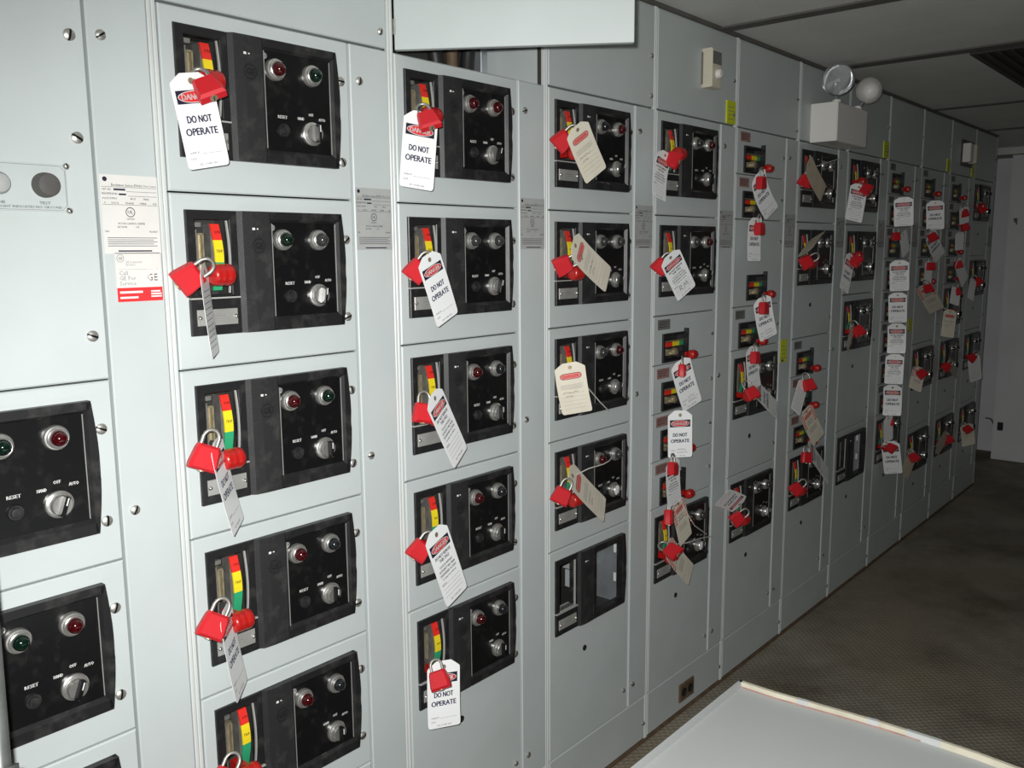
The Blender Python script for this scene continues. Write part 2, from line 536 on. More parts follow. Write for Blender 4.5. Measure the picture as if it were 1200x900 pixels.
        def spl(q):
            y = -.00366
            ring = [(r*math.cos(t*math.pi/12), r*math.sin(t*math.pi/12)) for r in (.0150, .0132) for t in range(24)]
            q.add([(.060+a, y, .0385+c) for a, c in ring], [(i, (i+1) % 24, 24+(i+1) % 24, 24+i) for i in range(24)])
            put_text(q, 'GE', .060, .0385, .016, y, .02)
        obj('sticker_emblem', cached('sticker_emblem', 'lamp_white', spl), st)
    if s == 'E':
        # receptacle on the bottom cover
        rc = obj('floor_receptacle', cached('floor_receptacle', 'brown', lambda q: q.cbox(0, .094, -.007, .002, 0, .062, .002)), e, (.198, 0, .040))
        for k in (0, 1):
            obj('socket', cached('socket', 'black_gloss', lambda q: q.lathe(0, 0, [(.016, -.0068), (.016, -.0085), (.012, -.009)], 14), 40), rc, (.026+k*.042, 0, .031))
    return e
CAB = {s: build_cabinet(s) for s in NAMES}

# ------------------------------------------------------------------ starter units
def P(u, dz): return (u*mm, -dz*mm)
def b_operator_bezel(b):
    b.frame((25*mm, 122*mm, -176*mm, -27*mm), (42*mm, 107*mm, -172*mm, -43*mm), -.0055, .012, .0015, .0015)
def b_lower_panel(b):
    b.cbox(25*mm, 122*mm, -.0065, .012, -242*mm, -179*mm, .0012)
def b_ledge(b):
    b.box(25*mm, 121*mm, -.0085, .010, -179*mm, -176.4*mm)
def b_recess(b):
    x0, x1, z0, z1, y = 40*mm, 109*mm, -174*mm, -41*mm, .045
    b.box(x0, x1, y, y+.002, z0, z1); b.box(x0-.002, x0, .006, y, z0, z1); b.box(x1, x1+.002, .006, y, z0, z1)
    b.box(x0, x1, .006, y, z1, z1+.002); b.box(x0, x1, .006, y, z0-.002, z0)
def b_guard(b):
    n = 10
    vs = []
    for i in range(n+1):
        dz = 44+126*i/n
        y = -.0015-.0065*math.sin(math.pi*i/n)
        vs += [(103*mm, y, -dz*mm), (105.5*mm, y, -dz*mm), (103*mm, y+.004, -dz*mm), (105.5*mm, y+.004, -dz*mm)]
    fs = []
    for i in range(n):
        k = i*4
        fs += [(k, k+4, k+5, k+1), (k, k+2, k+6, k+4), (k+1, k+5, k+7, k+3)]
    b.add(vs, fs)
def b_bracket(b):
    b.box(47*mm, 50*mm, .002, .03, -130*mm, -66*mm); b.box(58*mm, 61*mm, .002, .03, -130*mm, -66*mm)
    b.box(47*mm, 61*mm, .002, .012, -69*mm, -66*mm); b.box(47*mm, 61*mm, .012, .014, -130*mm, -66*mm)
def b_catch(b):
    b.box(44*mm, 56*mm, .0, .012, -56*mm, -48*mm); b.box(43*mm, 47*mm, .0, .02, -150*mm, -60*mm)
def band(z0, z1):
    def f(b):
        n = 4
        vs = []
        def yy(dz): return .004-.012*math.sin(math.pi*(dz-50)/115.)
        for i in range(n+1):
            dz = z0+(z1-z0)*i/n
            vs += [(75*mm, yy(dz), -dz*mm), (92*mm, yy(dz), -dz*mm), (92*mm, yy(dz)+.003, -dz*mm), (75*mm, yy(dz)+.003, -dz*mm)]
        fs = [(3, 2, 1, 0), (4*n, 4*n+1, 4*n+2, 4*n+3)]
        for i in range(n):
            k = 4*i
            fs += [(k, k+1, k+5, k+4), (k+1, k+2, k+6, k+5), (k+2, k+3, k+7, k+6), (k+3, k, k+4, k+7)]
        b.add(vs, fs)
    return f
def b_knob(b):
    L, R = 21*mm, 19*mm
    prof = [(R*.62, -L), (R*.9, -L*.86), (R, -L*.55), (R*.93, -L*.42), (R, -L*.28), (R, L*.02), (R*.93, L*.16), (R, L*.3), (R, L*.6), (R*.9, L*.86), (R*.62, L)]
    b.lathe(0, 0, prof, 18, 'x')
def b_stem(b):
    b.box(-6*mm, 10*mm, .012, .055, -9*mm, 9*mm)
def b_strip(b):
    vs = [(122.6, -.004), (130, -.0115), (150, -.0135), (184, -.0135), (187, -.0125), (187, .012), (122.6, .012)]
    n = len(vs)
    pts = [(u*mm, y, -27*mm) for u, y in vs] + [(u*mm, y, -242*mm) for u, y in vs]
    fs = [tuple(range(n)), tuple(range(2*n-1, n-1, -1))] + [(i, (i+1) % n, n+(i+1) % n, n+i) for i in range(n)]
    b.add(pts, fs)
def b_led(b):
    b.box(148*mm, 153*mm, -.0142, -.013, -60*mm, -56*mm); b.box(157*mm, 160*mm, -.0140, -.013, -59*mm, -57*mm)
def b_emblem(b):
    ring = [(r*math.cos(t*math.pi/10), r*math.sin(t*math.pi/10)) for r in (.0135, .0115) for t in range(20)]
    b.add([(160*mm+a, -.0139, -88*mm+c) for a, c in ring], [(i, (i+1) % 20, 20+(i+1) % 20, 20+i) for i in range(20)])
    put_text(b, 'GE', 160*mm, -88*mm, .0155, -.0139, .02)
def arc_right(n=10):
    # convex right edge of the pilot plate: (349,27) .. (357,135) .. (348,242)
    out = []
    for i in range(n+1):
        t = i/n
        out.append((349+8.5*math.sin(math.pi*t)-1*t, 27+215*t))
    return out
def b_pilot_frame(b):
    y = -.0135
    b.prism([P(187.4, 27), P(349, 27), P(345, 41), P(187.4, 41)], y, .010)
    b.prism([P(187.4, 224), P(344, 224), P(348, 242), P(187.4, 242)], y, .010)
    arc = arc_right()
    b.prism([P(341.5, 27)] + [P(*a) for a in arc] + [P(341.5, 242)], y, .010, .0025)
    # bevels down to the inset panel
    o = [(187.4, 41), (342, 41), (342, 224), (187.4, 224)]
    i_ = [(189, 46), (336, 46), (336, 217), (189, 217)]
    vs = [(p[0]*mm, y, -p[1]*mm) for p in o] + [(p[0]*mm, -.0055, -p[1]*mm) for p in i_]
    b.add(vs, [(k, (k+1) % 4, 4+(k+1) % 4, 4+k) for k in range(4)])
def b_inset(b):
    b.box(188*mm, 337*mm, -.0065, .004, -218*mm, -45*mm)
def b_trim_lip(b):
    b.box(187.6*mm, 188.8*mm, -.0145, -.0125, -216*mm, -48*mm)
def b_trim_lip2(b):
    b.box(336*mm, 337.2*mm, -.0078, -.006, -216*mm, -47*mm)
def b_bezel(b):
    b.lathe(0, 0, [(.0195, -.006), (.0195, -.0125), (.0185, -.0145), (.0165, -.0150), (.0160, -.0195), (.0145, -.0205), (.0125, -.0195)], 24)
def b_lens(b):
    b.lathe(0, 0, [(.0125, -.018), (.0122, -.024), (.0105, -.029), (.0070, -.0325), (.003, -.034), (.0006, -.0342)], 20)
def b_sel(b):
    b.lathe(0, 0, [(.0215, -.006), (.0215, -.011), (.0195, -.0125), (.0165, -.013), (.0160, -.021), (.0150, -.0225)], 24)
def b_lever(b):
    b.cbox(-.0035, .0035, -.034, -.018, -.0155, .0155, .0015)
def b_lever_mark(b):
    b.box(-.0009, .0009, -.0347, -.0338, .002, .014)
def b_reset(b):
    b.lathe(0, 0, [(.0125, -.006), (.0125, -.010), (.0112, -.012), (.0085, -.012), (.0078, -.016), (.006, -.0165)], 20)
def b_badge(b):
    b.lathe(0, 0, [(.0052, -.0066), (.0052, -.0078), (.0042, -.0082)], 16)
def b_badge_mark(b):
    ring = [(r*math.cos(t*math.pi/8), r*math.sin(t*math.pi/8)) for r in (.0036, .0029) for t in range(16)]
    b.add([(a, -.0084, c) for a, c in ring], [(i, (i+1) % 16, 16+(i+1) % 16, 16+i) for i in range(16)])
    put_text(b, 'GE', 0, 0, .0038, -.0084, .01)
def b_nameplate(b):
    b.cbox(35*mm, 113*mm, -.0088, -.006, -225*mm, -197*mm, .0006)
def b_np_print(b):
    b.box(60*mm, 88*mm, -.00895, -.0088, -209.5*mm, -208*mm); b.box(66*mm, 82*mm, -.00895, -.0088, -214*mm, -212.8*mm)
HOLE = (27*mm, 351*mm, -240*mm, -29*mm)
def lettering(key, items, y):
    def f(b):
        for s, u, dz, size, wd in items: put_text(b, s, u*mm, -dz*mm, size*mm, y, .03, wd*mm)
    return cached(key, 'print_white', f)
LIGHTS = {'r': 'lens_red', 'g': 'lens_green', 'c': 'lens_clear', 'd': 'lens_dark'}
ORD = ['top', 'second', 'third', 'fourth', 'fifth', 'sixth', 'seventh', 'eighth', 'ninth', 'tenth']
UNITS = {}
def starter(s, r0, r1, lights='rg', knob=158, has_reset=True, sel=20, row='top', open_=False, green=True, emblem=True):
    zt, zb = TZ(r0)-.0015, TZ(r1)+.0015
    H = zt-zb
    kind = 'emptied starter unit with open black faceplate' if open_ else 'black-faced motor starter unit'
    e = empty('starter_unit', (sx(s), 0, zb), '%s, %s unit down, %s' % (kind, row, WHERE[s]) if row not in ('top',) else '%s, topmost unit, %s' % (kind, WHERE[s]), 'starter unit', 'starter units in the cabinet row')
    UNITS[(s, r0)] = e
    L = (0, 0, H)
    key = 'door_%d' % round(H*1000)
    d = obj('door', cached(key, 'paint', lambda b: b.frame((2*mm, 388*mm, -H, 0), HOLE, 0, .016, .0025, .0008)), e, L)
    obj('operator_bezel', cached('operator_bezel', 'black', b_operator_bezel), e, L)
    lp = obj('lower_panel', cached('lower_panel', 'black', b_lower_panel), e, L)
    obj('ledge', cached('ledge', 'edge_white', b_ledge), e, L)
    npl = obj('nameplate', cached('nameplate', 'plate_metal', b_nameplate), e, L)
    obj('nameplate_print', cached('nameplate_print', 'ink_grey', b_np_print), npl)
    for u in (39, 109): screw(npl, u*mm, -.006, -211*mm, .45)
    st = obj('centre_strip', cached('centre_strip', 'black_strip', b_strip), e, L)
    obj('indicator_chip', cached('indicator_chip', 'lamp_white', b_led), st)
    if emblem: obj('moulded_emblem', cached('moulded_emblem', 'black', b_emblem), st)
    if not open_:
        obj('operator_recess', cached('operator_recess', 'inside', b_recess), e, L)
        obj('handle_guard', cached('handle_guard', 'edge_white', b_guard), e, L)
        obj('lock_bracket', cached('lock_bracket', 'brassy', b_bracket), e, L)
        obj('side_catch', cached('side_catch', 'steel', b_catch), e, L)
        ind = obj('position_indicator', cached('band_red', 'band_red', band(50, 78)), e, L)
        ind['label'] = 'red, yellow and green position scale'
        obj('yellow_band', cached('band_yellow', 'band_yellow', band(78, 116)), ind)
        obj('green_band', cached('band_green', 'band_green', band(116, 165)), ind)
        def scale_print(b):
            put_text(b, 'ON', 83.5*mm, -64*mm, .0075, -.0034, .01); put_text(b, 'TRIP', 83.5*mm, -97*mm, .0075, -.0088, .01, .013)
        obj('scale_lettering', cached('scale_lettering', 'ink', scale_print), ind)
        obj('scale_drum', cached('scale_drum', 'steel', lambda b: b.box(76*mm, 91*mm, .0065, .030, -165*mm, -50*mm)), e, L)
        h = obj('operating_handle', cached('operating_knob', 'knob_red', b_knob, 50), e, (67*mm, -.038, H-knob*mm))
        h['label'] = 'round red operating knob'
        obj('handle_stem', cached('handle_stem', 'knob_red', b_stem), h)
        obj('pilot_panel', cached('pilot_panel', 'black_gloss', b_inset), e, L)
        pf = obj('pilot_frame', cached('pilot_frame', 'black', b_pilot_frame), e, L)
        obj('frame_lip', cached('frame_lip', 'plate_metal', b_trim_lip), pf); obj('frame_lip', cached('frame_lip2', 'plate_metal', b_trim_lip2), pf)
        bd = obj('badge', cached('badge', 'plate_metal', b_badge, 40), e, (194*mm, 0, H-55*mm))
        obj('badge_emblem', cached('badge_emblem', 'ink', b_badge_mark), bd)
        for u, c in ((214, lights[0]), (294, lights[1])):
            pl = obj('pilot_light', cached('pilot_bezel', 'chrome', b_bezel, 35), e, (u*mm, 0, H-77*mm))
            ln = obj('lens', cached('lens_'+c, LIGHTS[c], b_lens, 60), pl)
            ln['label'] = {'r': 'dark red lens', 'g': 'dark green lens', 'c': 'clear lens', 'd': 'dark lens'}[c]
        sw = obj('selector_switch', cached('selector', 'chrome', b_sel, 35), e, (291*mm, 0, H-182*mm))
        lv = obj('lever', cached('selector_lever', 'black_gloss', b_lever), sw)
        lv.rotation_euler.y = math.radians(sel)
        mk = obj('lever_mark', cached('selector_mark', 'print_white', b_lever_mark), sw)
        mk.rotation_euler.y = math.radians(sel)
        items = [('HAND', 268, 156, 7.5, 14), ('OFF', 291, 147, 7.5, 11), ('AUTO', 316, 154, 7.5, 15)]
        if has_reset:
            obj('reset_button', cached('reset_button', 'black', b_reset, 35), e, (228*mm, 0, H-181*mm))
            items.append(('RESET', 228, 157, 8, 20))
        obj('panel_lettering', lettering('lettering%d' % has_reset, items, -.0067), e, L)
        for u, dz in ((367, 76), (365, 228)): screw(e, u*mm, 0, H-dz*mm, 1.05)
    else:
        # stripped unit: openings show the galvanised inside of the bucket
        def of(b):
            b.frame((187.4*mm, 345*mm, -242*mm, -27*mm), (200*mm, 338*mm, -226*mm, -44*mm), -.0135, .01, .001, .001)
            arc = arc_right()
            b.prism([P(344, 27)] + [P(*a) for a in arc] + [P(344, 242)], -.0135, .01, .002)
        obj('pilot_frame', cached('open_frame', 'black', of), e, L)
        def ib(b):
            b.box(20*mm, 358*mm, .22, .222, -250*mm, -20*mm); b.box(20*mm, 358*mm, .014, .22, -20*mm, -18*mm); b.box(20*mm, 358*mm, .014, .22, -252*mm, -250*mm)
            b.box(18*mm, 20*mm, .014, .22, -250*mm, -20*mm)
        obj('bucket_inside', cached('bucket_inside', 'inside', ib), e, L)
        def iw(b):
            b.box(356*mm, 358*mm, .014, .16, -250*mm, -20*mm)
            b.box(330*mm, 356*mm, .014, .020, -236*mm, -228*mm)
        w = obj('bucket_side', cached('bucket_side', 'galv', iw), e, L)
        for z in (70, 160):
            obj('side_slot', cached('side_slot', 'print_white', lambda b: b.box(354.6*mm, 356.2*mm, .024, .032, -26*mm, 0)), w, (0, 0, -z*mm))
        def br(b): b.cbox(270*mm, 345*mm, .085, .16, -150*mm, -92*mm, .006)
        obj('breaker_block', cached('breaker_block', 'label_grey', br), e, L)
        def bz(b):
            b.tube([(285*mm, .082, -100*mm), (340*mm, .080, -98*mm), (346*mm, .080, -104*mm), (346*mm, .080, -138*mm)], .002, 6)
        obj('wire_link', cached('wire_link', 'galv', bz), e, L)
        def ins(b): b.box(60*mm, 100*mm, .05, .12, -165*mm, -60*mm)
        obj('operator_plate', cached('operator_plate', 'galv', lambda b: b.box(24*mm, 27*mm, .014, .12, -174*mm, -41*mm).box(24*mm, 60*mm, .10, .102, -174*mm, -41*mm)), e, L)
        obj('operator_block', cached('operator_block', 'black', ins), e, L)
        obj('handle_guard', cached('open_guard', 'edge_white', lambda b: b.box(107*mm, 109.5*mm, -.008, -.001, -172*mm, -42*mm).box(42*mm, 109*mm, -.008, .02, -174.5*mm, -172*mm)), e, L)
    if r1-r0 > 1.2:
        obj('catch_hole', cached('catch_hole', 'black', lambda b: b.lathe(0, 0, [(.0085, .001), (.0085, -.002), (.005, -.0025)], 14)), e, (163*mm, 0, H-(.322)))
        screw(e, 364*mm, 0, max(.064, .066), .8)
    return e

def b_brk_plate(b):
    b.frame((51*mm, 203*mm, -144*mm, -54*mm), (62*mm, 193*mm, -138*mm, -62*mm), -.006, .012, .0012, .0012)
def b_brk_recess(b):
    x0, x1, z0, z1, y = 60*mm, 195*mm, -140*mm, -60*mm, .03
    b.box(x0, x1, y, y+.002, z0, z1); b.box(x0-.002, x0, .004, y, z0, z1); b.box(x1, x1+.002, .004, y, z0, z1)
    b.box(x0, x1, .004, y, z1, z1+.002); b.box(x0, x1, .004, y, z0-.002, z0)
def b_brk_mech(b):
    b.box(86*mm, 150*mm, .000, .02, -124*mm, -114*mm); b.box(100*mm, 132*mm, -.008, .02, -120*mm, -106*mm)
    b.lathe(116*mm, -113*mm, [(.012, .0), (.012, -.012), (.008, -.014)], 12)
def b_brk_rod(b):
    b.box(183*mm, 190*mm, -.014, .004, -150*mm, -44*mm)
    b.box(160*mm, 186*mm, -.012, .004, -134*mm, -118*mm)
def b_brk_knob(b):
    L, R = 16*mm, 15*mm
    b.lathe(0, 0, [(R*.6, -L), (R*.92, -L*.8), (R, -L*.4), (R*.94, -L*.2), (R, 0), (R*.94, L*.2), (R, L*.4), (R*.92, L*.8), (R*.6, L)], 14, 'x')
def b_brk_arm(b):
    b.box(-6*mm, 10*mm, .008, .034, -7*mm, 7*mm)
def breaker(s, r0, r1, row, lab='label_dark', knob=True, du=0, ddz=0):
    zt, zb = TZ(r0)-.0012, TZ(r1)+.0012
    H = zt-zb
    e = empty('breaker_unit', (sx(s), 0, zb), 'breaker unit with red-yellow-green window, %s unit down, %s' % (row, WHERE[s]) if row != 'top' else 'breaker unit with red-yellow-green window, topmost unit, ' + WHERE[s], 'breaker unit', 'breaker units in the cabinet row')
    UNITS[(s, r0)] = e
    L = (0, 0, H)
    LL = (du*mm, 0, H-ddz*mm)
    hole = (53*mm+du*mm, 201*mm+du*mm, -142*mm-ddz*mm, -56*mm-ddz*mm)
    obj('door', cached('brk_door_%d_%d' % (round(H*1000), du), 'paint', lambda b: b.frame((2*mm, 388*mm, -H, 0), hole, 0, .014, .002, .0006)), e, L)
    obj('breaker_plate', cached('breaker_plate', 'black', b_brk_plate), e, LL)
    obj('breaker_recess', cached('breaker_recess', 'black_strip', b_brk_recess), e, LL)
    for nm, m, u0, u1 in (('red_band', 'band_red', 78, 116), ('yellow_band', 'band_yellow', 116, 158), ('green_band', 'band_green', 158, 188)):
        obj(nm, cached('brk_'+nm, m, lambda b: b.box(u0*mm, u1*mm, .002, .02, -97*mm, -83*mm)), e, LL)
    obj('window_frame', cached('brk_winframe', 'brassy', lambda b: b.box(74*mm, 192*mm, .0, .006, -81*mm, -78*mm)), e, LL)
    obj('mechanism', cached('brk_mech', 'brassy', b_brk_mech), e, LL)
    obj('slide_rod', cached('brk_rod', 'black', b_brk_rod), e, LL)
    if lab:
        lb = obj('unit_label', cached('unit_'+lab, lab, lambda b: b.box(24*mm, 96*mm, -.0012, .0, -41*mm, -10*mm)), e, L)
        lb['label'] = 'small printed unit label'
        def up_(b):
            for k in range(3): b.box(30*mm, (88-6*k)*mm, -.0014, -.0012, -(19+k*7)*mm, -(17+k*7)*mm)
        obj('label_print', cached('unit_print', 'ink', up_), lb)
    if knob:
        k = obj('breaker_knob', cached('brk_knob', 'knob_red', b_brk_knob, 50), e, ((176+du)*mm, -.036, H-(125+ddz)*mm))
        obj('knob_arm', cached('brk_arm', 'knob_red', b_brk_arm), k)
    screw(e, 364*mm, 0, H-.075, .75)
    return e
def blank(s, r0, r1, label, row):
    zt, zb = TZ(r0)-.0015, TZ(r1)+.0015
    H = zt-zb
    e = empty('blank_door', (sx(s), 0, zb), label, 'door', 'blank cabinet doors')
    obj('panel', cached('blank_%d' % round(H*1000), 'paint', lambda b: b.cbox(2*mm, 388*mm, 0, .016, 0, H, .0025)), e)
    UNITS[(s, r0)] = e
    return e, H
# A
a_, H = blank('A', 0, 2, 'tall blank door with round dark test knob plate, cabinet with the red service sticker', 'top')
for z in (1.884, 1.734, 1.431):
    screw(a_, .365, 0, z-TZ(2), 1.05)
# ground indicator plate on A's door
def gp(b):
    x0, x1, z0, z1, k = .020, .344, 1.622-TZ(2), 1.692-TZ(2), .006
    b.prism([(x0+k, z0), (x1-k, z0), (x1, z0+k), (x1, z1-k), (x1-k, z1), (x0+k, z1), (x0, z1-k), (x0, z0+k)], -.003, .001, .001)
g = obj('ground_indicator_plate', cached('ground_plate', 'paint_cover', gp), a_)
def gl(b):
    x0, x1, z0, z1, k, t, y = .022, .342, 1.624-TZ(2), 1.690-TZ(2), .007, .0007, -.0032
    b.box(x0+k, x1-k, y, y+.0004, z0, z0+t); b.box(x0+k, x1-k, y, y+.0004, z1-t, z1)
    b.box(x1-t, x1, y, y+.0004, z0+k, z1-k)
    for zz, sg in ((z0, 1), (z1, -1)):
        b.add([(x1-k, y, zz), (x1-k, y, zz+sg*t*1.4), (x1-t*1.4, y, zz+sg*k), (x1, y, zz+sg*k)], [(0, 1, 2, 3)])
obj('plate_border', cached('plate_border', 'ink_grey', gl), g)
def gt(b):
    put_text(b, 'TEST', .310, 1.6345-TZ(2), .0058, -.0032, .01, .016); put_text(b, 'LINE', .248, 1.6345-TZ(2), .0058, -.0032, .01, .014)
    put_text(b, 'BRIGHT INDICATES NO GROUND', .288, 1.6285-TZ(2), .0050, -.0032, .01, .094)
obj('plate_lettering', cached('plate_lettering', 'ink_grey', gt), g)
def gk(b):
    b.lathe(0, 0, [(.0185, 0), (.0185, -.006), (.0170, -.016), (.0150, -.0195), (.008, -.0205)], 28)
k1 = obj('test_knob', cached('test_knob', 'knob_dark', gk, 40), g, (.311, -.003, 1.6605-TZ(2)))
def gk2(b):
    b.lathe(0, 0, [(.0160, 0), (.0160, -.008), (.0130, -.014), (.006, -.017)], 28)
obj('indicator_lens', cached('ground_lens', 'label_grey', gk2, 40), g, (.246, -.003, 1.6605-TZ(2)))
for z in (1.690, 1.624): screw(g, .344, -.002, z-TZ(2), .55)
starter('A', 2, 3, 'gr', row='second'); starter('A', 3, 4, 'gr', row='third'); starter('A', 4, 6, 'gr', row='fourth')
# B
starter('B', 0, 1, 'rg', row='top', sel=0, knob=120); starter('B', 1, 2, 'gc', knob=137, row='second', sel=10)
starter('B', 2, 3, 'rg', row='third', sel=0); starter('B', 3, 4, 'rd', row='fourth', sel=0); starter('B', 4, 5, 'rd', row='fifth', has_reset=False, sel=0)
be, H = blank('B', 5, 6, 'blank lowest door, cabinet next to the red sticker', 'sixth')
# C
starter('C', 0, 1, 'rr', row='top', sel=15, knob=122); starter('C', 1, 2, 'cc', row='second', sel=15); starter('C', 2, 3, 'rd', row='third', sel=0)
starter('C', 3, 4, 'rd', row='fourth', sel=0); starter('C', 4, 6, 'rd', row='fifth', has_reset=False, sel=0)
# D
starter('D', 0, 1, 'dr', row='top', has_reset=False); starter('D', 1, 2, 'cc', row='second', has_reset=False); starter('D', 2, 3, 'cr', row='third')
starter('D', 3, 4, 'rc', row='fourth'); starter('D', 4, 6, row='fifth', open_=True)
# E
starter('E', 0, 1, 'cr', row='top', knob=122); starter('E', 1, 2, 'cr', row='second')
for i, r in enumerate((2, 2.5, 3, 3.5)): breaker('E', r, r+.5, ORD[2+i], 'label_dark' if i == 0 else 'label_rust')
starter('E', 4, 6, 'rc', row='seventh')
# F
breaker('F', 0, .5, 'top', 'label_rust'); breaker('F', .5, 1, 'second', 'label_rust', knob=False)
breaker('F', 1, 2, 'third', None, du=50, ddz=136); breaker('F', 2, 2.5, 'fourth')
starter('F', 2.5, 4, 'cc', row='fifth'); starter('F', 4, 6, 'cc', row='sixth', has_reset=False)
# G
starter('G', 0, 1, 'cc', row='top', has_reset=False); starter('G', 1, 2.5, 'cc', row='second', has_reset=False)
breaker('G', 2.5, 3, 'third'); breaker('G', 3, 3.5, 'fourth', 'label_rust'); breaker('G', 3.5, 4, 'fifth', 'label_rust'); starter('G', 4, 6, 'dc', row='sixth')
# H
starter('H', 0, 1, 'dc', row='top', has_reset=False, knob=122); starter('H', 1, 2, 'dc', row='second', has_reset=False, knob=130); starter('H', 2, 4, 'dc', row='third', has_reset=False); starter('H', 4, 6, row='fourth', open_=True)
# I
for i in range(8): breaker('I', i*.5, i*.5+.5, ORD[i], knob=i in (0, 1, 7))
starter('I', 4, 6, 'dc', row='ninth')
# J
for i in range(4): breaker('J', i*.5, i*.5+.5, ORD[i])
blank('J', 2, 3, 'blank door between breakers and starters, third cabinet from the end wall', 'fifth')
starter('J', 3, 4.5, 'dc', row='sixth'); starter('J', 4.5, 6, 'cc', row='seventh')
# K
for i in range(4): breaker('K', i*.5, i*.5+.5, ORD[i])
starter('K', 2, 3, 'dd', row='fifth'); starter('K', 3, 4.5, 'dd', row='sixth'); starter('K', 4.5, 6, 'dd', row='seventh')
# L
for i, r in enumerate((0, 1.5, 3, 4.5)): starter('L', r, r+1.5 if r < 4 else 6, 'dd', row=ORD[i])

# ------------------------------------------------------------------ open flap of cabinet C, with the duct behind it
hx = sx('C')+.003
fl = empty('wireway_flap', (hx, -.001, T0+.004), 'pale grey duct flap swung open above the row of starters', 'flap')
ang = math.atan2(-.398, .276)
fl.rotation_euler.z = ang
b = MB(); b.cbox(0, .484, -.002, .0, 0, .277, .001)
obj('flap_sheet', b.mesh('flap_sheet', 'paint'), fl)
b = MB(); b.box(0, .484, .0, .014, 0, .0015); b.box(.4825, .484, .0, .014, 0, .277); b.box(0, .484, .0, .014, .2755, .277)
obj('flap_lip', b.mesh('flap_lip', 'paint'), fl)
b = MB()
for z in (.03, .23): b.lathe(0, 0, [(.004, z), (.004, z+.03)], 8, 'z')
obj('hinge', b.mesh('hinge', 'steel'), fl)
# what shows inside the duct: barrier plate, upright bracket, drooping cables
X0 = sx('C')
bb = MB(); bb.box(X0-.006, X0+.495, .205, .208, T0-.002, ZTOP-.004)
tag_(obj('duct_barrier', bb.mesh('duct_barrier', 'inside')), 'dark barrier plate at the back of the open duct', 'plate')
bb = MB(); bb.cbox(X0+.452, X0+.476, .172, .2055, T0-.003, ZTOP-.02, .002)
tag_(obj('duct_bracket', bb.mesh('duct_bracket', 'galv')), 'upright grey metal bracket inside the open duct', 'bracket')
for i, (u, y, m, txt) in enumerate(((.40, .178, 'cable', 'black cable beside the grey bracket'), (.345, .180, 'brown', 'brown cable between two black cables'), (.29, .176, 'cable', 'black cable farthest from the grey bracket'))):
    pts = [(X0+u+.012*math.sin(k*.9+i), y+.004*math.sin(k*1.7+i), T0-.002+k*.055) for k in range(6)]
    b = MB(); b.tube(pts, .018 if m == 'cable' else .015, 10)
    tag_(obj('duct_cable', b.mesh('duct_cable', m, 50)), 'upright %s in the open duct' % txt, 'cable', 'cables in the open duct')
b = MB(); b.tube([(X0+.10+.07*k, .150+.006*math.sin(k*2), T0+.008+.006*math.sin(k*1.3)) for k in range(5)], .011, 10)
tag_(obj('duct_wire_bundle', b.mesh('duct_wire_bundle', 'wood_edge', 50)), 'tan wire bundle lying on the floor of the open duct', 'cable')

# ------------------------------------------------------------------ padlocks
def lock_frame(px, py, y, roll, pitch, yaw):
    p = at(px, py, y)
    v = (p-CAM).normalized()
    r = v.cross(cu).normalized()
    u = r.cross(v)
    B = Matrix((r, v, u)).transposed()          # local x->right, y->away, z->up
    R = B @ Matrix.Rotation(math.radians(-roll), 3, 'Y') @ Matrix.Rotation(math.radians(-pitch), 3, 'X') @ Matrix.Rotation(math.radians(yaw), 3, 'Z')
    return p, R
def b_lock_body(b):
    out = [(-.0165, .020), (.0165, .020), (.019, .014), (.0225, -.012), (.0215, -.0205), (-.0215, -.0205), (-.0225, -.012), (-.019, .014)]
    d = .011
    n = len(out)
    k = .80
    vs = [(x*k, -d, z*k) for x, z in out] + [(x, -d*.55, z) for x, z in out] + [(x, d*.55, z) for x, z in out] + [(x*k, d, z*k) for x, z in out]
    fs = [tuple(range(n)), tuple(range(4*n-1, 3*n-1, -1))]
    for a in range(3):
        for i in range(n):
            j = (i+1) % n
            fs.append((a*n+i, a*n+n+i, a*n+n+j, a*n+j))
    b.add(vs, fs)
def b_shackle(b):
    r, h0, h1 = .0125, .017, .036
    pts = [(-r, 0, h0), (-r, 0, h1-.004)] + [(-r*math.cos(t), 0, h1-.004+r*math.sin(t)) for t in [math.pi*k/8 for k in range(1, 8)]] + [(r, 0, h1-.004), (r, 0, h0)]
    b.tube(pts, .0031, 8)
def b_keyway(b):
    b.lathe(0, 0, [(.0062, -.0222), (.0062, -.0200)], 12, 'z')
def b_keyslot(b):
    b.box(-.0008, .0008, -.0042, .0042, -.0226, -.0221)
LOCKN = [0]
def padlock(where, px, py, y, roll=0, pitch=0, yaw=0, sc=1.):
    if abs(yaw) < 12: yaw, pitch = 26, pitch+8
    p, R = lock_frame(px, py, y, roll, pitch, yaw)
    e = empty('padlock', p, 'red safety padlock hung on the ' + where, 'padlock', 'red lockout padlocks')
    e.rotation_euler = R.to_euler(); e.scale = (sc, sc, sc)
    obj('lock_body', cached('lock_body', 'lock_red', b_lock_body, 25), e)
    obj('shackle', cached('lock_shackle', 'steel', b_shackle, 60), e)
    kw = obj('keyway', cached('lock_keyway', 'brassy', b_keyway), e)
    obj('key_slot', cached('lock_keyslot', 'ink', b_keyslot), kw)
    return e

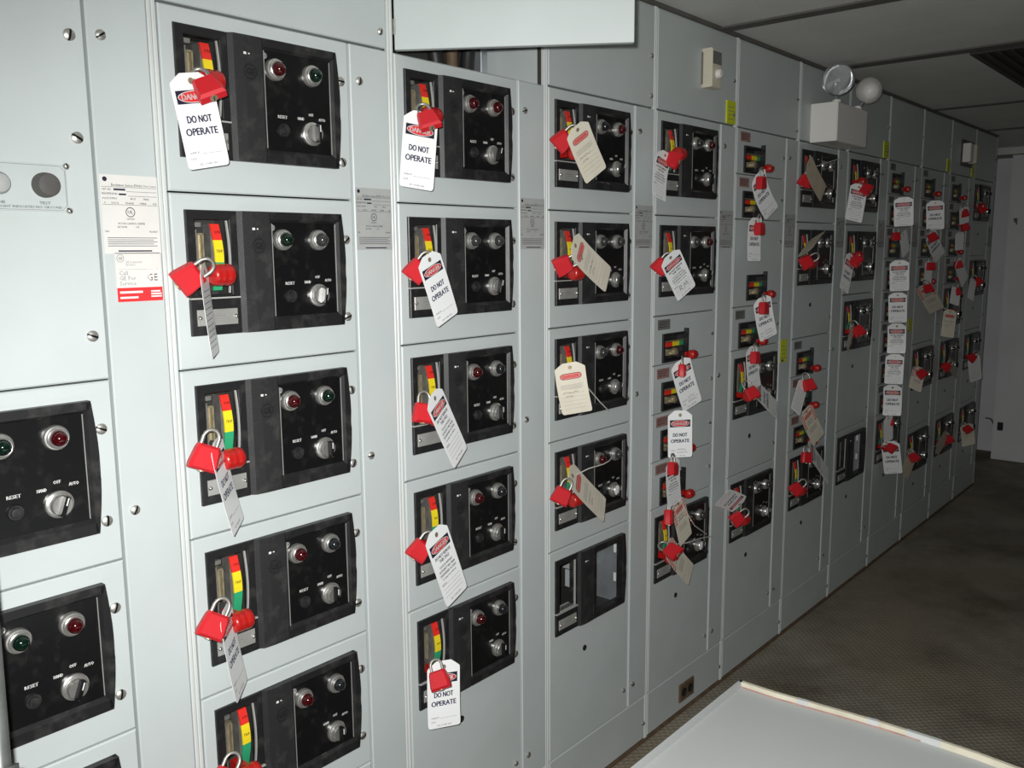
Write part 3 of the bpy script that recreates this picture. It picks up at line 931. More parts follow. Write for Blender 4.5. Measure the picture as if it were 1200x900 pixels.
# ------------------------------------------------------------------ tags
TW, TL_ = .076, .146
def ellipse(cx, cy, rx, ry, n=24):
    return [(cx+rx*math.cos(2*math.pi*k/n), cy+ry*math.sin(2*math.pi*k/n)) for k in range(n)]
def stadium(cx, cy, w, h, n=6):
    r = h/2; out = []
    for k in range(n+1):
        t = -math.pi/2+math.pi*k/n; out.append((cx+w/2-r+r*math.cos(t), cy+r*math.sin(t)))
    for k in range(n+1):
        t = math.pi/2+math.pi*k/n; out.append((cx-w/2+r+r*math.cos(t), cy+r*math.sin(t)))
    return out
def rect(x0, x1, t0, t1): return [(x0, t0), (x1, t0), (x1, t1), (x0, t1)]
# print layers in tag millimetres: s across (-38..38), t down (0..146); (material, part name, depth, polys)
def poly_layer(polys):
    vs, fs = [], []
    for p in polys:
        k = len(vs); vs += p; fs.append(tuple(range(k, k+len(p))))
    return vs, fs
def text_layer(items):
    vs, fs = [], []
    for s, cx, t, size, wd, bold in items:
        a, f = text2d(s, size, bold*1.7/size, wd)
        k = len(vs)
        vs += [(cx+x, t-z) for x, z in a]; fs += [tuple(i+k for i in q) for q in f]
    return vs, fs
def ribbon(pts, w):
    out = []
    for (a, c), (d, e) in zip(pts[:-1], pts[1:]):
        l = math.hypot(d-a, e-c) or 1
        nx, ny = -(e-c)/l*w/2, (d-a)/l*w/2
        out.append([(a+nx, c+ny), (d+nx, e+ny), (d-nx, e-ny), (a-nx, c-ny)])
    return out
def scribble(x0, t0, w, seed, amp=3):
    rr = random.Random(seed)
    pts = [(x0, t0)]; x = x0
    while x < x0+w:
        x += rr.uniform(1.2, 2.6); pts.append((x, t0+rr.uniform(-amp, amp*.6)))
    return ribbon(pts, .8)
def split_rect(x0, x1, t0, t1, n=4):
    return [rect(x0+(x1-x0)*i/n, x0+(x1-x0)*(i+1)/n, t0, t1) for i in range(n)]
def design(kind, seed=0, note=None):
    L = []
    hdr = lambda: (L.append(('ink', 'header_panel', 1, poly_layer(split_rect(-32, 32, 27, 48)))),
                   L.append(('print_white', 'header_ring', 2, poly_layer([ellipse(0, 37.5, 29.5, 9.4)]))),
                   L.append(('tag_red', 'header_oval', 3, poly_layer([ellipse(0, 37.5, 28.2, 8.3)]))),
                   L.append(('print_white', 'header_lettering', 4, text_layer([('DANGER', 0, 37.5, 13, 46, .25)]))))
    lines = lambda ts, x0=-30, x1=30: poly_layer([rect(x0, x1, t, t+.55) for t in ts])
    if kind == 'op':
        hdr()
        L.append(('ink_blue', 'main_lettering', 1, text_layer([('DO NOT', 0, 72, 15.5, 44, .35), ('OPERATE', 0, 91, 15.5, 57, .35)])))
        L.append(('ink_grey', 'fine_print', 1, text_layer([('SIGNED BY', -21, 122, 4.6, 18, .06), ('DATE', -25, 131, 4.6, 10, .06), ('SEE OTHER SIDE', 0, 140, 4.2, 34, .05)])))
        L.append(('ink_grey', 'ruled_lines', 1, lines((124,), -10, 30)))
        if note: L.append(('ink', 'handwriting', 2, poly_layer(scribble(-8, 119, 26, seed)+scribble(-10, 130, 32, seed+1, 2.5))))
    elif kind == 'rm':
        hdr()
        L.append(('ink', 'main_lettering', 1, text_layer([('DO NOT REMOVE', 0, 56, 8.6, 52, .16), ('THIS TAG!', 0, 65, 8.6, 32, .16), ('TO DO SO WITHOUT', 0, 76, 6.3, 44, .1), ('AUTHORITY WILL MEAN', 0, 83.5, 6.3, 53, .1), ('DISCIPLINARY ACTION', 0, 91, 6.3, 53, .1), ('IT IS HERE FOR A PURPOSE', 0, 99, 4.6, 46, .06)])))
        L.append(('ink_grey', 'fine_print', 1, text_layer([('REMARKS', -23, 107, 4.2, 15, .06), ('SEE OTHER SIDE', 0, 139, 4.6, 36, .06)])))
        L.append(('ink_grey', 'ruled_lines', 1, lines((109, 116, 123, 130))))
        if note: L.append(('ink', 'handwriting', 2, poly_layer(
            ribbon([(-14, 126), (-14, 112), (-6, 112), (-5, 116), (-12, 119), (-3, 127)], 1.3) + ribbon([(2, 127), (5, 112), (10, 122), (15, 111), (18, 126)], 1.3))))
    elif kind == 'cream':
        L.append(('ink', 'header_ring', 1, poly_layer([stadium(0, 38, 54, 17)])))
        L.append(('tag_pink', 'header_oval', 2, poly_layer([stadium(0, 38, 51, 14.4)])))
        L.append(('tag_red', 'header_lettering', 3, text_layer([('DANGER', 0, 38, 11, 40, .12)])))
        L.append(('ink_grey', 'ruled_lines', 1, poly_layer([rect(-29, 28-4*(i % 2), 62+i*3.6, 62.8+i*3.6) for i in range(4)] + [rect(-29, 29, t, t+.4) for t in (86, 97, 108, 119, 130)])))
        L.append(('ink', 'handwriting', 2, poly_layer(scribble(-26, 84, 38, seed)+scribble(-20, 95, 18, seed+5))))
    elif kind == 'stripe':
        st = []
        for k in range(6):
            st += [rect(-36, -24, 14+k*11, 19+k*11), rect(24, 36, 14+k*11, 19+k*11)]
        st = [[(a, t+(-4 if a in (-24, 36) else 0)) for a, t in r] for r in st]
        L.append(('tag_red', 'stripe_border', 1, poly_layer(st + [rect(-22, 22, 8, 11)])))
        L.append(('tag_pink', 'header_oval', 1, poly_layer([stadium(0, 32, 46, 18)])))
        L.append(('ink_grey', 'main_lettering', 2, text_layer([('DANGER', 0, 32, 9, 36, .12), ('DO NOT', 0, 54, 9, 30, .12), ('OPERATE', 0, 64, 9, 36, .12)])))
        L.append(('ink_grey', 'ruled_lines', 1, poly_layer([rect(-22, 22, 84+i*5, 85.4+i*5) for i in range(4)] + [rect(-28, 28, t, t+.6) for t in (118, 134)])))
    elif kind == 'back':
        L.append(('ink_grey', 'ruled_lines', 1, poly_layer([rect(-28, 28, 40+i*9, 41.2+i*9) for i in range(11)])))
    return L
CARD = {'op': 'tag_white', 'rm': 'tag_white', 'cream': 'tag_cream', 'stripe': 'tag_cream', 'back': 'tag_white', 'beige': 'tag_beige'}
KINDTXT = {'op': 'white DO NOT OPERATE tag', 'rm': 'white DO NOT REMOVE tag', 'cream': 'cream danger tag with red oval', 'stripe': 'red-striped cream tag', 'back': 'white danger tag turned edge-on', 'beige': 'plain beige tag'}
def danger_tag(where, kind, T, Mi, B, wpx, y=-.06, yb=None, sgn=1, note=None, string=None, seed=0, detail=True, ym=None):
    yb = y if yb is None else yb
    t3, b3 = at(*T, y), at(*B, yb)
    m3 = at(*Mi, (y+yb)/2 if ym is None else ym)
    ctl = m3*2 - (t3+b3)*.5
    a = (b3-t3).normalized()
    v = (m3-CAM).normalized()
    p = a.cross(v).normalized()
    q = p.cross(a).normalized()
    depth = (m3-CAM).dot(fwd)
    wa = wpx*depth/FPX
    if wa >= TW: psi, wt = 0., wa
    else: psi, wt = math.acos(max(.03, wa/TW)), TW
    w = p*math.cos(psi) + q*(math.sin(psi)*sgn)
    nn = a.cross(w).normalized()
    if nn.dot(v) > 0: nn = -nn
    def surf(s, t, off):
        f = t/146.
        c = t3*((1-f)**2) + ctl*(2*f*(1-f)) + b3*(f*f)
        tan = ((ctl-t3)*(1-f) + (b3-ctl)*f).normalized()
        n2 = tan.cross(w).normalized()
        if n2.dot(nn) < 0: n2 = -n2
        return c + w*(s/76.*wt) + n2*off
    e = empty('danger_tag', t3, '%s on the %s' % (KINDTXT[kind], where), 'tag', 'lockout tags on the cabinets')
    inv = -t3
    # card: outline rows with chamfered top and rounded foot, front and back sheets
    rows = [(0, 17), (2, 20), (6, 26), (12, 34), (15, 37.5), (20, 38), (35, 38), (50, 38), (65, 38), (80, 38), (95, 38), (110, 38), (125, 38), (138, 38), (142, 37.2), (144.5, 35.8), (146, 33)]
    b = MB()
    th = .0005
    vs = []
    for t, h in rows:
        for s in (-h, -h/3, h/3, h): vs.append(surf(s, t, 0)+inv)
    n = len(vs)
    vs += [x - nn*th for x in vs]
    fs = []
    R_ = len(rows)
    for i in range(R_-1):
        for j in range(3):
            k = i*4+j
            fs += [(k, k+1, k+5, k+4), (n+k+4, n+k+5, n+k+1, n+k)]
    for i in range(R_-1):
        fs += [(i*4, i*4+4, n+i*4+4, n+i*4), (i*4+3, n+i*4+3, n+i*4+7, i*4+7)]
    for j in range(3):
        fs += [(j, n+j, n+j+1, j+1), ((R_-1)*4+j, (R_-1)*4+j+1, n+(R_-1)*4+j+1, n+(R_-1)*4+j)]
    b.add(vs, fs)
    card = obj('card', b.mesh('card', CARD[kind], 50), e)
    # eyelet
    b = MB()
    ring = [(r*math.cos(k*math.pi/7), 13+r*math.sin(k*math.pi/7)) for r in (5.2, 2.6) for k in range(14)]
    b.add([surf(s, t, .0009)+inv for s, t in ring], [(i, (i+1) % 14, 14+(i+1) % 14, 14+i) for i in range(14)])
    b.add([surf(s, t, .0006)+inv for s, t in ring[14:]], [tuple(range(14))])
    obj('eyelet', b.mesh('eyelet', 'brassy'), e)
    if detail and kind != 'beige':
        for m, nm, dep, (pv, pf) in design(kind, seed, note):
            if not pv: continue
            b = MB()
            b.add([surf(s, t, .00022*dep)+inv for s, t in pv], pf)
            obj(nm, b.mesh(nm, m), card)
    if string:
        b = MB(); b.tube([at(px, py, yy)+inv for px, py, yy in string], .0016, 6)
        obj('tie_string', b.mesh('tie_string', 'string', 60), e)
    return e
def W_s(s, row, kind='starter'):
    return '%s %s of the %s' % (row, kind, WHERE[s].replace('cabinet with the', 'cabinet with the'))

# ---- B
D = danger_tag
w = lambda s, row, k='unit': '%s %s, %s' % (row, k, WHERE[s])
D(w('B', 'top'), 'op', (221, 85), (234, 140), (246, 196), 47, -.085)
padlock(w('B', 'top'), 244, 104, -.105, 34, 42, 13, 1.0)
D(w('B', 'second'), 'back', (238, 309), (245, 365), (253, 416), 9, -.06)
padlock(w('B', 'second'), 221, 326, -.06, -52, 0, 25, 1.05)
D(w('B', 'third'), 'op', (253, 515), (264, 563), (280, 618), 17, -.06)
padlock(w('B', 'third'), 240, 536, -.07, -18, 0, 20, 1.08)
D(w('B', 'fourth'), 'op', (264, 711), (272, 758), (284, 811), 17, -.06)
padlock(w('B', 'fourth'), 250, 733, -.07, -24, 0, 20, 1.08)
padlock(w('B', 'fifth'), 263, 915, -.07, -24, 0, 20, 1.08)
# ---- C
D(w('C', 'top'), 'op', (494, 131), (491, 175), (488, 221), 40, -.075)
padlock(w('C', 'top'), 502, 141, -.095, 26, 40, 13, 1.0)
D(w('C', 'second'), 'op', (501, 298), (513, 335), (525, 375), 29, -.085)
padlock(w('C', 'second'), 488, 317, -.045, -38, 0, 25, 1.05)
D(w('C', 'third'), 'rm', (507, 461), (522, 496), (540, 537), 25, -.085)
padlock(w('C', 'third'), 496, 484, -.05, -3, 0, 10, 1.05)
D(w('C', 'fourth'), 'rm', (509, 620), (522, 658), (536, 700), 31, -.085)
padlock(w('C', 'fourth'), 491, 645, -.045, -35, 0, 25, 1.05)
D(w('C', 'fifth'), 'op', (520, 774), (520, 814), (521, 852), 38, -.07)
padlock(w('C', 'fifth'), 515, 797, -.092, 14, 10, -15, 1.02)
# ---- D
D(w('D', 'top'), 'cream', (675, 147), (686, 176), (699, 206), 30, -.085, seed=3)
padlock(w('D', 'top'), 659, 165, -.05, -48, 0, 20, 1.1)
D(w('D', 'second'), 'cream', (671, 284), (690, 306), (713, 328), 26, -.085, seed=8)
padlock(w('D', 'second'), 660, 311, -.05, -65, 0, 25, 1.1)
D(w('D', 'third'), 'cream', (667, 425), (671, 455), (677, 484), 36, -.08, seed=13, string=[(681, 446, -.078), (692, 458, -.07), (703, 471, -.06), (713, 481, -.04)])
D(w('D', 'fourth'), 'cream', (667, 553), (688, 577), (709, 598), 22, -.055, seed=18, string=[(676, 556, -.056), (690, 549, -.06), (707, 544, -.06), (714, 540, -.05), (718, 535, -.03)])
padlock(w('D', 'fourth'), 658, 581, -.055, -25, 0, 20, 1.08)
# ---- E
D(w('E', 'top'), 'rm', (781, 178), (774, 203), (773, 233), 17, -.05)
padlock(w('E', 'top'), 789, 187, -.062, 70, 20, 0, 1.1)
D(w('E', 'second'), 'rm', (784, 298), (794, 320), (805, 344), 27, -.085, note='RM')
padlock(w('E', 'second'), 774, 312, -.05, -40, 0, 20, 1.05)
D(w('E', 'third'), 'op', (797, 422), (803, 447), (812, 476), 25, -.055, note=1, seed=21)
padlock(w('E', 'third'), 799.5, 434, -.072, 0, 0, 85, .95)
D(w('E', 'fifth'), 'op', (797, 481), (797, 510), (797, 536), 28, -.06, note=1, seed=31)
padlock(w('E', 'fifth'), 798, 496, -.035, 0, 0, 72, .9)
D(w('E', 'sixth'), 'rm', (789, 538), (789, 565), (791, 591), 16, -.06)
padlock(w('E', 'sixth'), 788.5, 549, -.075, 0, 0, 68, 1.0)
D(w('E', 'seventh') , 'stripe', (794, 586), (799, 610), (804, 633), 17, -.055, string=[(800, 592, -.056), (806, 603, -.06), (814, 616, -.055), (828, 626, -.03)])
padlock(w('E', 'seventh'), 784, 606, -.055, 0, 0, 80, 1.15)
D('handle of the ' + w('E', 'seventh'), 'stripe', (782, 638), (795, 657), (810, 674), 21, -.055, string=[(790, 638, -.058), (806, 636, -.065), (820, 631, -.05), (836, 628, -.02)])
padlock('seventh unit handle, cabinet with the beige thermostat box', 788, 646, -.08, 60, 20, 0, 1.15)
# ---- F
D(w('F', 'top'), 'op', (889, 202), (893, 226), (905, 250), 19, -.055)
padlock(w('F', 'top'), 892, 214, -.075, 0, 0, 66, 1.05)
D(w('F', 'second'), 'op', (886, 255), (884, 280), (884, 306), 15, -.055)
padlock(w('F', 'second'), 890, 268, -.075, 0, 0, 66, 1.05)
D(w('F', 'third'), 'op', (893, 348), (896, 372), (901, 396), 21, -.055, note=1, seed=41)
padlock(w('F', 'third'), 895, 361, -.075, 0, 0, 66, 1.05)
D(w('F', 'fourth'), 'op', (882, 405), (882, 430), (885, 455), 14, -.055)
padlock(w('F', 'fourth'), 885, 419, -.075, 0, 0, 66, 1.05)
D(w('F', 'fifth'), 'op', (884, 452), (896, 466), (911, 481), 15, -.05)
padlock(w('F', 'fifth'), 881, 461, -.07, 30, 0, 0, 1.1)
D(w('F', 'sixth'), 'op', (868, 592), (858, 587), (846, 583), 24, -.055)
padlock(w('F', 'sixth'), 864, 608, -.06, -50, 0, 10, 1.1)
# ---- G
D(w('G', 'top'), 'beige', (947, 190), (954, 207), (965, 227), 14, -.075, string=[(951, 197, -.05), (965, 192, -.06), (990, 184, -.06)])
padlock(w('G', 'top'), 943, 212, -.04, -30, 0, 10, 1.05)
D(w('G', 'second'), 'beige', (942, 298), (950, 286), (959, 275), 8, -.07)
padlock(w('G', 'second'), 945, 307, -.06, -60, 0, 10, 1.15)
D(w('G', 'third'), 'back', (942, 447), (937, 465), (932, 483), 12, -.055)
padlock(w('G', 'third'), 948, 451, -.075, 20, 0, 10, 1.1)
D(w('G', 'fourth'), 'stripe', (944, 479), (951, 497), (960, 515), 18, -.055)
D(w('G', 'fifth'), 'rm', (947, 523), (957, 538), (971, 559), 11, -.055)
padlock(w('G', 'fifth'), 945, 536, -.06, 0, 0, 40, 1.05)
padlock(w('G', 'sixth'), 933, 573, -.04, -45, 0, 10, 1.15)
# ---- H
D(w('H', 'top'), 'rm', (1007, 216), (1004, 236), (1000, 259), 19, -.06)
padlock(w('H', 'top'), 1015, 222, -.085, 65, 10, 0, 1.1)
D(w('H', 'second'), 'op', (998, 298), (993, 320), (989, 341), 11, -.06)
padlock(w('H', 'second'), 1003, 306, -.08, 60, 10, 0, 1.1)
D(w('H', 'third'), 'stripe', (1001, 381), (997, 394), (993, 410), 4, -.05, detail=False)
padlock(w('H', 'third'), 1006, 388, -.065, 30, 0, 10, 1.15)
# ---- I
D(w('I', 'top'), 'rm', (1059, 231), (1059, 248), (1059, 265), 21, -.06)
padlock(w('I', 'second'), 1050, 277, -.03, 0, 0, 30, .95)
D(w('I', 'second'), 'back', (1058, 272), (1060, 285), (1062, 298), 9, -.04, detail=False)
D(w('I', 'third'), 'rm', (1054, 305), (1054, 323), (1054, 341), 21, -.06)
D(w('I', 'fourth'), 'op', (1052, 343), (1052, 360), (1052, 378), 20, -.06)
D(w('I', 'fifth'), 'rm', (1051, 379), (1051, 397), (1050, 414), 20, -.06)
D(w('I', 'sixth'), 'rm', (1049, 415), (1048, 433), (1047, 450), 20, -.06)
D(w('I', 'seventh'), 'op', (1046, 451), (1046, 469), (1045, 487), 20, -.06)
padlock(w('I', 'eighth'), 1042, 494, -.045, 0, 0, 20, 1.0)
D(w('I', 'eighth'), 'back', (1041, 488), (1041, 502), (1041, 517), 10, -.05, detail=False)
D(w('I', 'ninth'), 'op', (1043, 517), (1045, 536), (1047, 555), 20, -.06)
padlock(w('I', 'ninth'), 1044, 525, -.085, 60, 10, 0, 1.05)
# ---- J
D(w('J', 'top'), 'op', (1096, 235), (1096, 252), (1096, 269), 19, -.06)
padlock(w('J', 'second'), 1093, 278, -.075, 30, 0, 10, 1.05)
D(w('J', 'second'), 'op', (1090, 272), (1095, 287), (1102, 302), 14, -.055)
padlock(w('J', 'third'), 1091, 312, -.07, 0, 0, 30, 1.0)
D(w('J', 'third'), 'back', (1089, 306), (1088, 318), (1087, 332), 8, -.055, detail=False)
D(w('J', 'fourth'), 'stripe', (1082, 334), (1089, 348), (1098, 364), 18, -.055)
padlock(w('J', 'fourth'), 1088, 338, -.08, 20, 10, 0, 1.05)
D(w('J', 'sixth'), 'stripe', (1078, 430), (1075, 443), (1072, 457), 14, -.055)
padlock(w('J', 'sixth'), 1080, 438, -.08, 40, 0, 0, 1.1)
D(w('J', 'seventh'), 'beige', (1071, 528), (1066, 542), (1060, 557), 10, -.055)
padlock(w('J', 'seventh'), 1071, 536, -.075, 30, 0, 0, 1.1)
# ---- K
for row, lx, ly, T, B_, wd in (('top', 1130, 250, (1130, 243), (1130, 262), 10), ('second', 1131, 266, (1125, 272), (1124, 293), 9), ('third', 1123, 310, (1122, 305), (1131, 331), 10), ('fourth', 1121, 342, (1121, 337), (1118, 357), 10)):
    D(w('K', row), 'back', T, ((T[0]+B_[0])/2, (T[1]+B_[1])/2), B_, wd, -.055, detail=False)
    padlock(w('K', row), lx, ly, -.055, 10, 0, 20, 1.05)
D(w('K', 'fifth'), 'cream', (1114, 363), (1112, 378), (1110, 395), 14, -.06, seed=51)
padlock(w('K', 'fifth'), 1113, 367, -.04, 60, 0, 0, 1.05)
D(w('K', 'sixth'), 'beige', (1112, 424), (1115, 430), (1121, 437), 8, -.05)
padlock(w('K', 'sixth'), 1109, 430, -.04, -40, 0, 0, 1.1)
D(w('K', 'seventh'), 'beige', (1110, 509), (1104, 518), (1098, 528), 8, -.05)
padlock(w('K', 'seventh'), 1112, 515, -.06, 30, 0, 0, 1.1)
# ---- L
padlock(w('L', 'top'), 1151, 245, -.04, 30, 0, 0, 1.1)
D(w('L', 'second'), 'back', (1141, 327), (1139, 338), (1137, 351), 7, -.05, detail=False)
padlock(w('L', 'second'), 1146, 330, -.06, 40, 0, 0, 1.15)
D(w('L', 'third'), 'back', (1141, 416), (1142, 430), (1144, 446), 13, -.06)
padlock(w('L', 'third'), 1139, 419, -.085, -40, 0, 0, 1.15)
D(w('L', 'fourth'), 'cream', (1132, 497), (1134, 509), (1135, 522), 14, -.06, seed=61)
padlock(w('L', 'fourth'), 1134, 503, -.085, 40, 0, 0, 1.1)

# ------------------------------------------------------------------ things on the cabinet fronts
def yellow(x, z, w_, h, where):
    b = MB(); b.box(x, x+w_, -.0042, -.0032 if False else .0, z, z+h)
    o = obj('yellow_sticker', b.mesh('yellow_sticker', 'sticker_yellow'))
    tag_(o, 'bright yellow paper sticker ' + where, 'sticker', 'yellow stickers')
    b = MB()
    for k in range(4): b.box(x+w_*.15, x+w_*(.85-.1*(k % 2)), -.0044, -.0042, z+h*(.2+.17*k), z+h*(.2+.17*k)+.002)
    obj('sticker_lines', b.mesh('sticker_lines', 'ink_grey'), o)
yellow(sx('E')+.424, 1.967, .060, .073, 'beneath the thermostat box')
yellow(sx('F')+.397, 1.130, .060, .089, 'low on the ' + WHERE['F'])
yellow(sx('H')+.420, 1.967, .066, .075, 'on the upper cover of the first cabinet beyond the emergency light')
yellow(sx('I')+.412, 1.130, .068, .072, 'low on the fourth cabinet from the end wall')
yellow(sx('J')+.420, 1.967, .060, .070, 'on the upper cover of the third cabinet from the end wall')
yellow(sx('K')+.420, 1.967, .060, .070, 'on the upper cover of the second cabinet from the end wall')
# thermostat / alarm box
th = empty('thermostat', (1.785, 0, 2.057), 'small beige thermostat box with a knob on the upper cabinet cover', 'thermostat')
b = MB(); b.cbox(0, .062, -.034, .0, 0, .116, .003); obj('housing', b.mesh('housing', 'beige'), th)
b = MB(); b.box(-.006, .068, -.003, .001, .01, .105); obj('backplate', b.mesh('backplate', 'label_dark'), th)
b = MB(); b.lathe(.036, .042, [(.014, -.033), (.014, -.044), (.010, -.048)], 16); obj('dial', b.mesh('dial', 'lamp_white', 40), th)
b = MB(); b.box(.004, .058, -.0346, -.0338, .070, .108); obj('face_grille', b.mesh('face_grille', 'label_dark'), th)
# emergency light
EX, ED = 2.636, .103
em = empty('emergency_light', (EX, 0, 1.963), 'white emergency light box with two round lamp heads below the ceiling', 'emergency light')
b = MB(); b.cbox(0, .32, -ED, 0, 0, .143, .004); obj('battery_box', b.mesh('battery_box', 'lamp_white'), em)
def head(parent, px, base, facing, r, clear):
    c = V(px)
    f = V(facing).normalized()
    q = f.to_track_quat('Z', 'Y').to_matrix()
    def lat(prof, m, seg=28, sm=60):
        b = MB(); b.lathe(0, 0, prof, seg, 'z')
        b.v = [tuple(q @ V(p) + c) for p in b.v]
        return b.mesh('lamp', m, sm)
    if clear:
        o = obj('lamp_head', lat([(.012, -.062), (.026, -.055), (r*.8, -.03), (r*.97, -.008), (r, .002), (r*.94, .004), (r*.80, -.022), (.020, -.042)], 'lamp_reflector'), parent)
        o2 = obj('lamp_lens', lat([(r*.95, .003), (r*.93, .012), (r*.7, .024), (r*.35, .030), (.002, .031)], 'clear_glass'), o)
        b = MB(); b.lathe(0, 0, [(.006, -.04), (.009, -.02), (.006, -.006)], 10, 'z'); b.v = [tuple(q @ V(p) + c) for p in b.v]
        obj('bulb', b.mesh('bulb', 'lamp_white', 60), o)
    else:
        o = obj('lamp_head', lat([(.003, -.064), (.022, -.061), (r*.62, -.048), (r*.85, -.028), (r*.97, -.006), (r, .004), (r*.95, .008), (.01, .004)], 'lamp_white'), parent)
    b = MB(); b.tube([V(base), V(base)*.4+(c-f*.03)*.6, c-f*.04], .008, 8); obj('swivel_arm', b.mesh('swivel_arm', 'galv', 60), o)
    b = MB(); b.lathe(base[0], 0, [(.016, base[2]-.006-.002), (.016, base[2]+.012), (.009, base[2]+.016)], 12, 'z', cy=base[1]); obj('swivel_base', b.mesh('swivel_base', 'lamp_white', 40), o)
head(em, (.03, -.088, .226), (.045, -.080, .143), (-.85, -.45, .05), .060, True)
head(em, (.275, -.118, .214), (.262, -.082, .143), (.82, .42, .18), .051, False)
# far alarm unit on cabinet J/K
fu = empty('wall_unit', (4.775, 0, 2.037), 'small pale two-lamp unit on the upper cover near the end wall', 'wall unit')
b = MB(); b.box(-.02, .24, -.004, .0, -.02, .125); obj('backplate', b.mesh('backplate', 'black'), fu)
for x, w_, m in ((0, .07, 'lamp_white'), (.13, .05, 'beige')):
    b = MB(); b.cbox(x, x+w_, -.045, -.003, 0, .103, .004); obj('housing', b.mesh('housing', m), fu)

# ------------------------------------------------------------------ ceiling grille, end-wall fittings
gr = empty('ceiling_grille', (2.84, -1.115, CEIL-.03), 'dark slatted vent grille set in the ceiling', 'vent')
GX, GY = 1.05, .62
b = MB(); b.box(0, GX, 0, .02, .018, .032); b.box(0, GX, GY-.02, GY, .018, .032); b.box(0, .02, .02, GY-.02, .018, .032); b.box(GX-.02, GX, .02, GY-.02, .018, .032)
obj('grille_frame', b.mesh('grille_frame', 'seam'), gr)
b = MB(); b.box(.01, GX-.01, .01, GY-.01, .026, .031); obj('grille_back', b.mesh('grille_back', 'seam'), gr)
sl = cached('grille_slat', 'seam', lambda b: b.add([(.02, -.012, 0), (GX-.02, -.012, 0), (GX-.02, .012, .016), (.02, .012, .016), (.02, -.010, -.001), (GX-.02, -.010, -.001), (GX-.02, .014, .015), (.02, .014, .015)], [(0, 1, 2, 3), (7, 6, 5, 4), (0, 4, 5, 1), (3, 2, 6, 7), (0, 3, 7, 4), (1, 5, 6, 2)]))
for k in range(14): obj('slat', sl, gr, (0, .05+k*.04, .0125))
b = MB(); b.cbox(0, .014, -.018, .018, 0, .06, .002)
so = obj('wall_outlet', b.mesh('wall_outlet', 'black')); so.location = (6.418, .036, .225)
tag_(so, 'small black outlet low on the white end wall', 'outlet')
b = MB(); b.box(0, .012, -.014, .010, .03, .045); b.box(0, .012, -.014, -.006, 0, .03); b.box(0, .012, -.004, .006, .015, .03)
ho = obj('wall_hook', b.mesh('wall_hook', 'label_dark')); ho.location = (6.42, .040, 1.72)
tag_(ho, 'small dark hook high on the white end wall', 'hook')
b = MB(); b.tube([(6.722, .20, .255), (6.71, .16, .2535), (6.44, .075, .253)], .006, 8)
tag_(obj('conduit', b.mesh('conduit', 'label_dark', 60)), 'thin dark conduit on the white end wall beside the outlet', 'conduit')

# ------------------------------------------------------------------ white table at the lower right, leaning pole at the lower left
TZT = .75
tb = empty('table', (-.55, -1.46, 0), 'white table top with worn yellowed rim in the aisle', 'table')
x0, x1, y0, y1 = 0, 1.261, 0, .757
def zprism(b, poly, z0, z1):
    n = len(poly)
    b.add([(x, y, z0) for x, y in poly] + [(x, y, z1) for x, y in poly], [tuple(range(n-1, -1, -1)), tuple(range(n, 2*n))] + [(i, (i+1) % n, n+(i+1) % n, n+i) for i in range(n)])
# the far end bows slightly and rounds off at one corner
END = [(1.02, 0), (1.10, .012), (1.17, .045), (1.215, .09), (1.245, .15), (1.266, .22), (1.277, .285), (1.2825, .35), (1.283, .42), (1.280, .50), (1.273, .58), (1.262, .684), (1.261, y1)]
b = MB(); zprism(b, [(x0, y0)] + END + [(x0, y1)], TZT-.032, TZT-.011); obj('table_top', b.mesh('table_top', 'table_white'), tb)
def rim(b, pts, w_, z0, z1):
    n = len(pts)
    vs = []
    for i, p in enumerate(pts):
        a = V((*pts[max(i-1, 0)], 0)); c = V((*pts[min(i+1, n-1)], 0))
        d = (c-a).normalized(); nr = V((-d.y, d.x, 0))
        q = V((*p, 0))
        for o_, z in ((-.0006, z0), (-.0006, z1), (w_, z1), (w_, z0)): vs.append(q+nr*o_+V((0, 0, z)))
    fs = [(0, 1, 2, 3), tuple(4*(n-1)+k for k in (3, 2, 1, 0))]
    for i in range(n-1):
        for k in range(4):
            j = (k+1) % 4
            fs.append((4*i+k, 4*i+4+k, 4*i+4+j, 4*i+j))
    b.add(vs, fs)
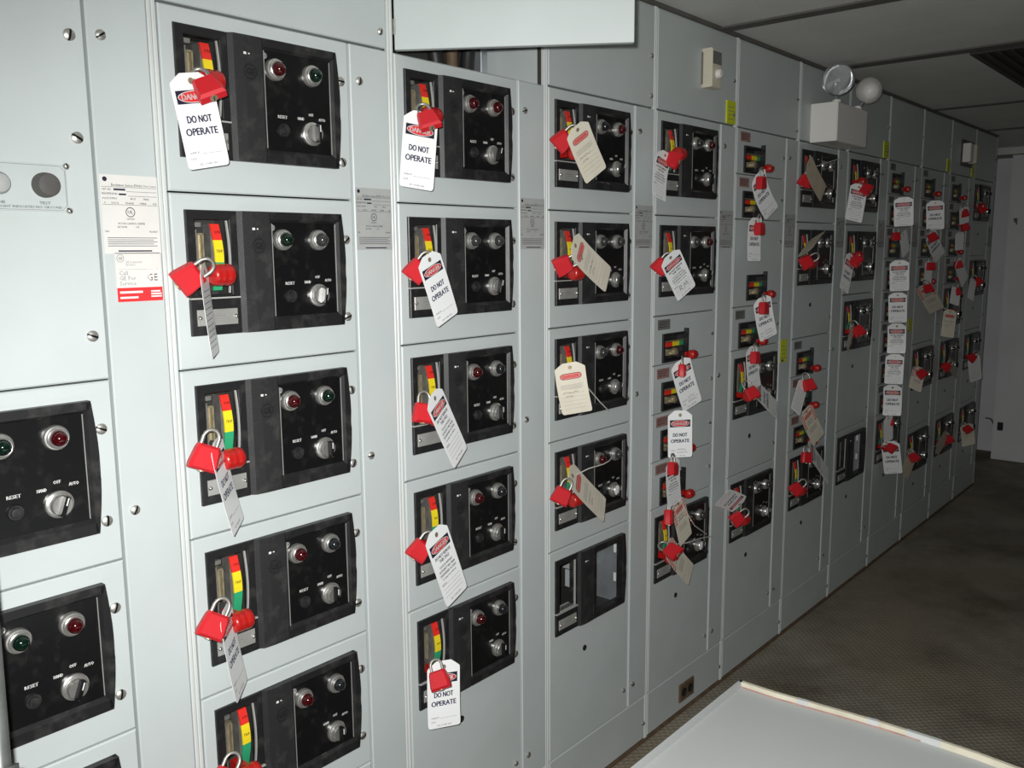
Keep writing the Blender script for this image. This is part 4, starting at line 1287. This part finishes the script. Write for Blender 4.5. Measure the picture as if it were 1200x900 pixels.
b = MB(); rim(b, END, .006, TZT-.033, TZT)
obj('end_rim', b.mesh('end_rim', 'wood_edge'), tb)['label'] = 'yellowed worn rim at the rounded table end'
b = MB(); rim(b, [(x1+.0006, y1-.0002), (x0, y1-.0002)], .006, TZT-.033, TZT); obj('side_rim', b.mesh('side_rim', 'table_white'), tb)
b = MB(); rim(b, [(p[0]-.0062, p[1]) for p in END[8:]], .0006, TZT-.0112, TZT-.0085); obj('rust_line', b.mesh('rust_line', 'label_rust'), tb)
for q0, q1 in ((.625, .645), (.505, .525), (.405, .46)):
    def ex(y):
        for (xa, ya), (xb, yb) in zip(END[:-1], END[1:]):
            if ya <= y <= yb: return xa+(xb-xa)*(y-ya)/(yb-ya)
    b = MB(); rim(b, [(ex(q0)+.0003, q0), (ex(q1)+.0003, q1)], .0068, TZT-.013, TZT+.0006)
    obj('rim_patch', b.mesh('rim_patch', 'label_grey'), tb)
for x, y in ((.06, .06), (x1-.16, .10), (.06, y1-.06), (x1-.08, y1-.06)):
    b = MB(); b.cbox(x-.02, x+.02, y-.02, y+.02, 0, TZT-.03, .003); obj('leg', b.mesh('leg', 'pole_grey'), tb)
p1, p2 = at(-21, 640, -.20), at(0, 905, -.30)
dv = (p2-p1)
f0 = p1 + dv*(p1.z/(p1.z-p2.z))
top = p1 - dv*.5
po = empty('leaning_pole', V((f0.x, f0.y, 0)), 'dark grey metal pole leaning by the lower control panels', 'pole')
b = MB(); b.tube([f0-V((f0.x, f0.y, 0))+V((0, 0, .012)), top-V((f0.x, f0.y, 0))], .013, 12); obj('shaft', b.mesh('shaft', 'pole_grey', 60), po)
cc = p2 - V((f0.x, f0.y, 0))
dn = dv.normalized()
b = MB(); b.tube([cc-dn*.005, cc+dn*.03], .021, 12); obj('collar', b.mesh('collar', 'pole_grey', 40), po)
b = MB(); b.lathe(0, 0, [(.03, 0), (.03, .012), (.016, .02)], 14, 'z'); obj('foot', b.mesh('foot', 'pole_grey', 40), po)
bpy.context.view_layer.update()
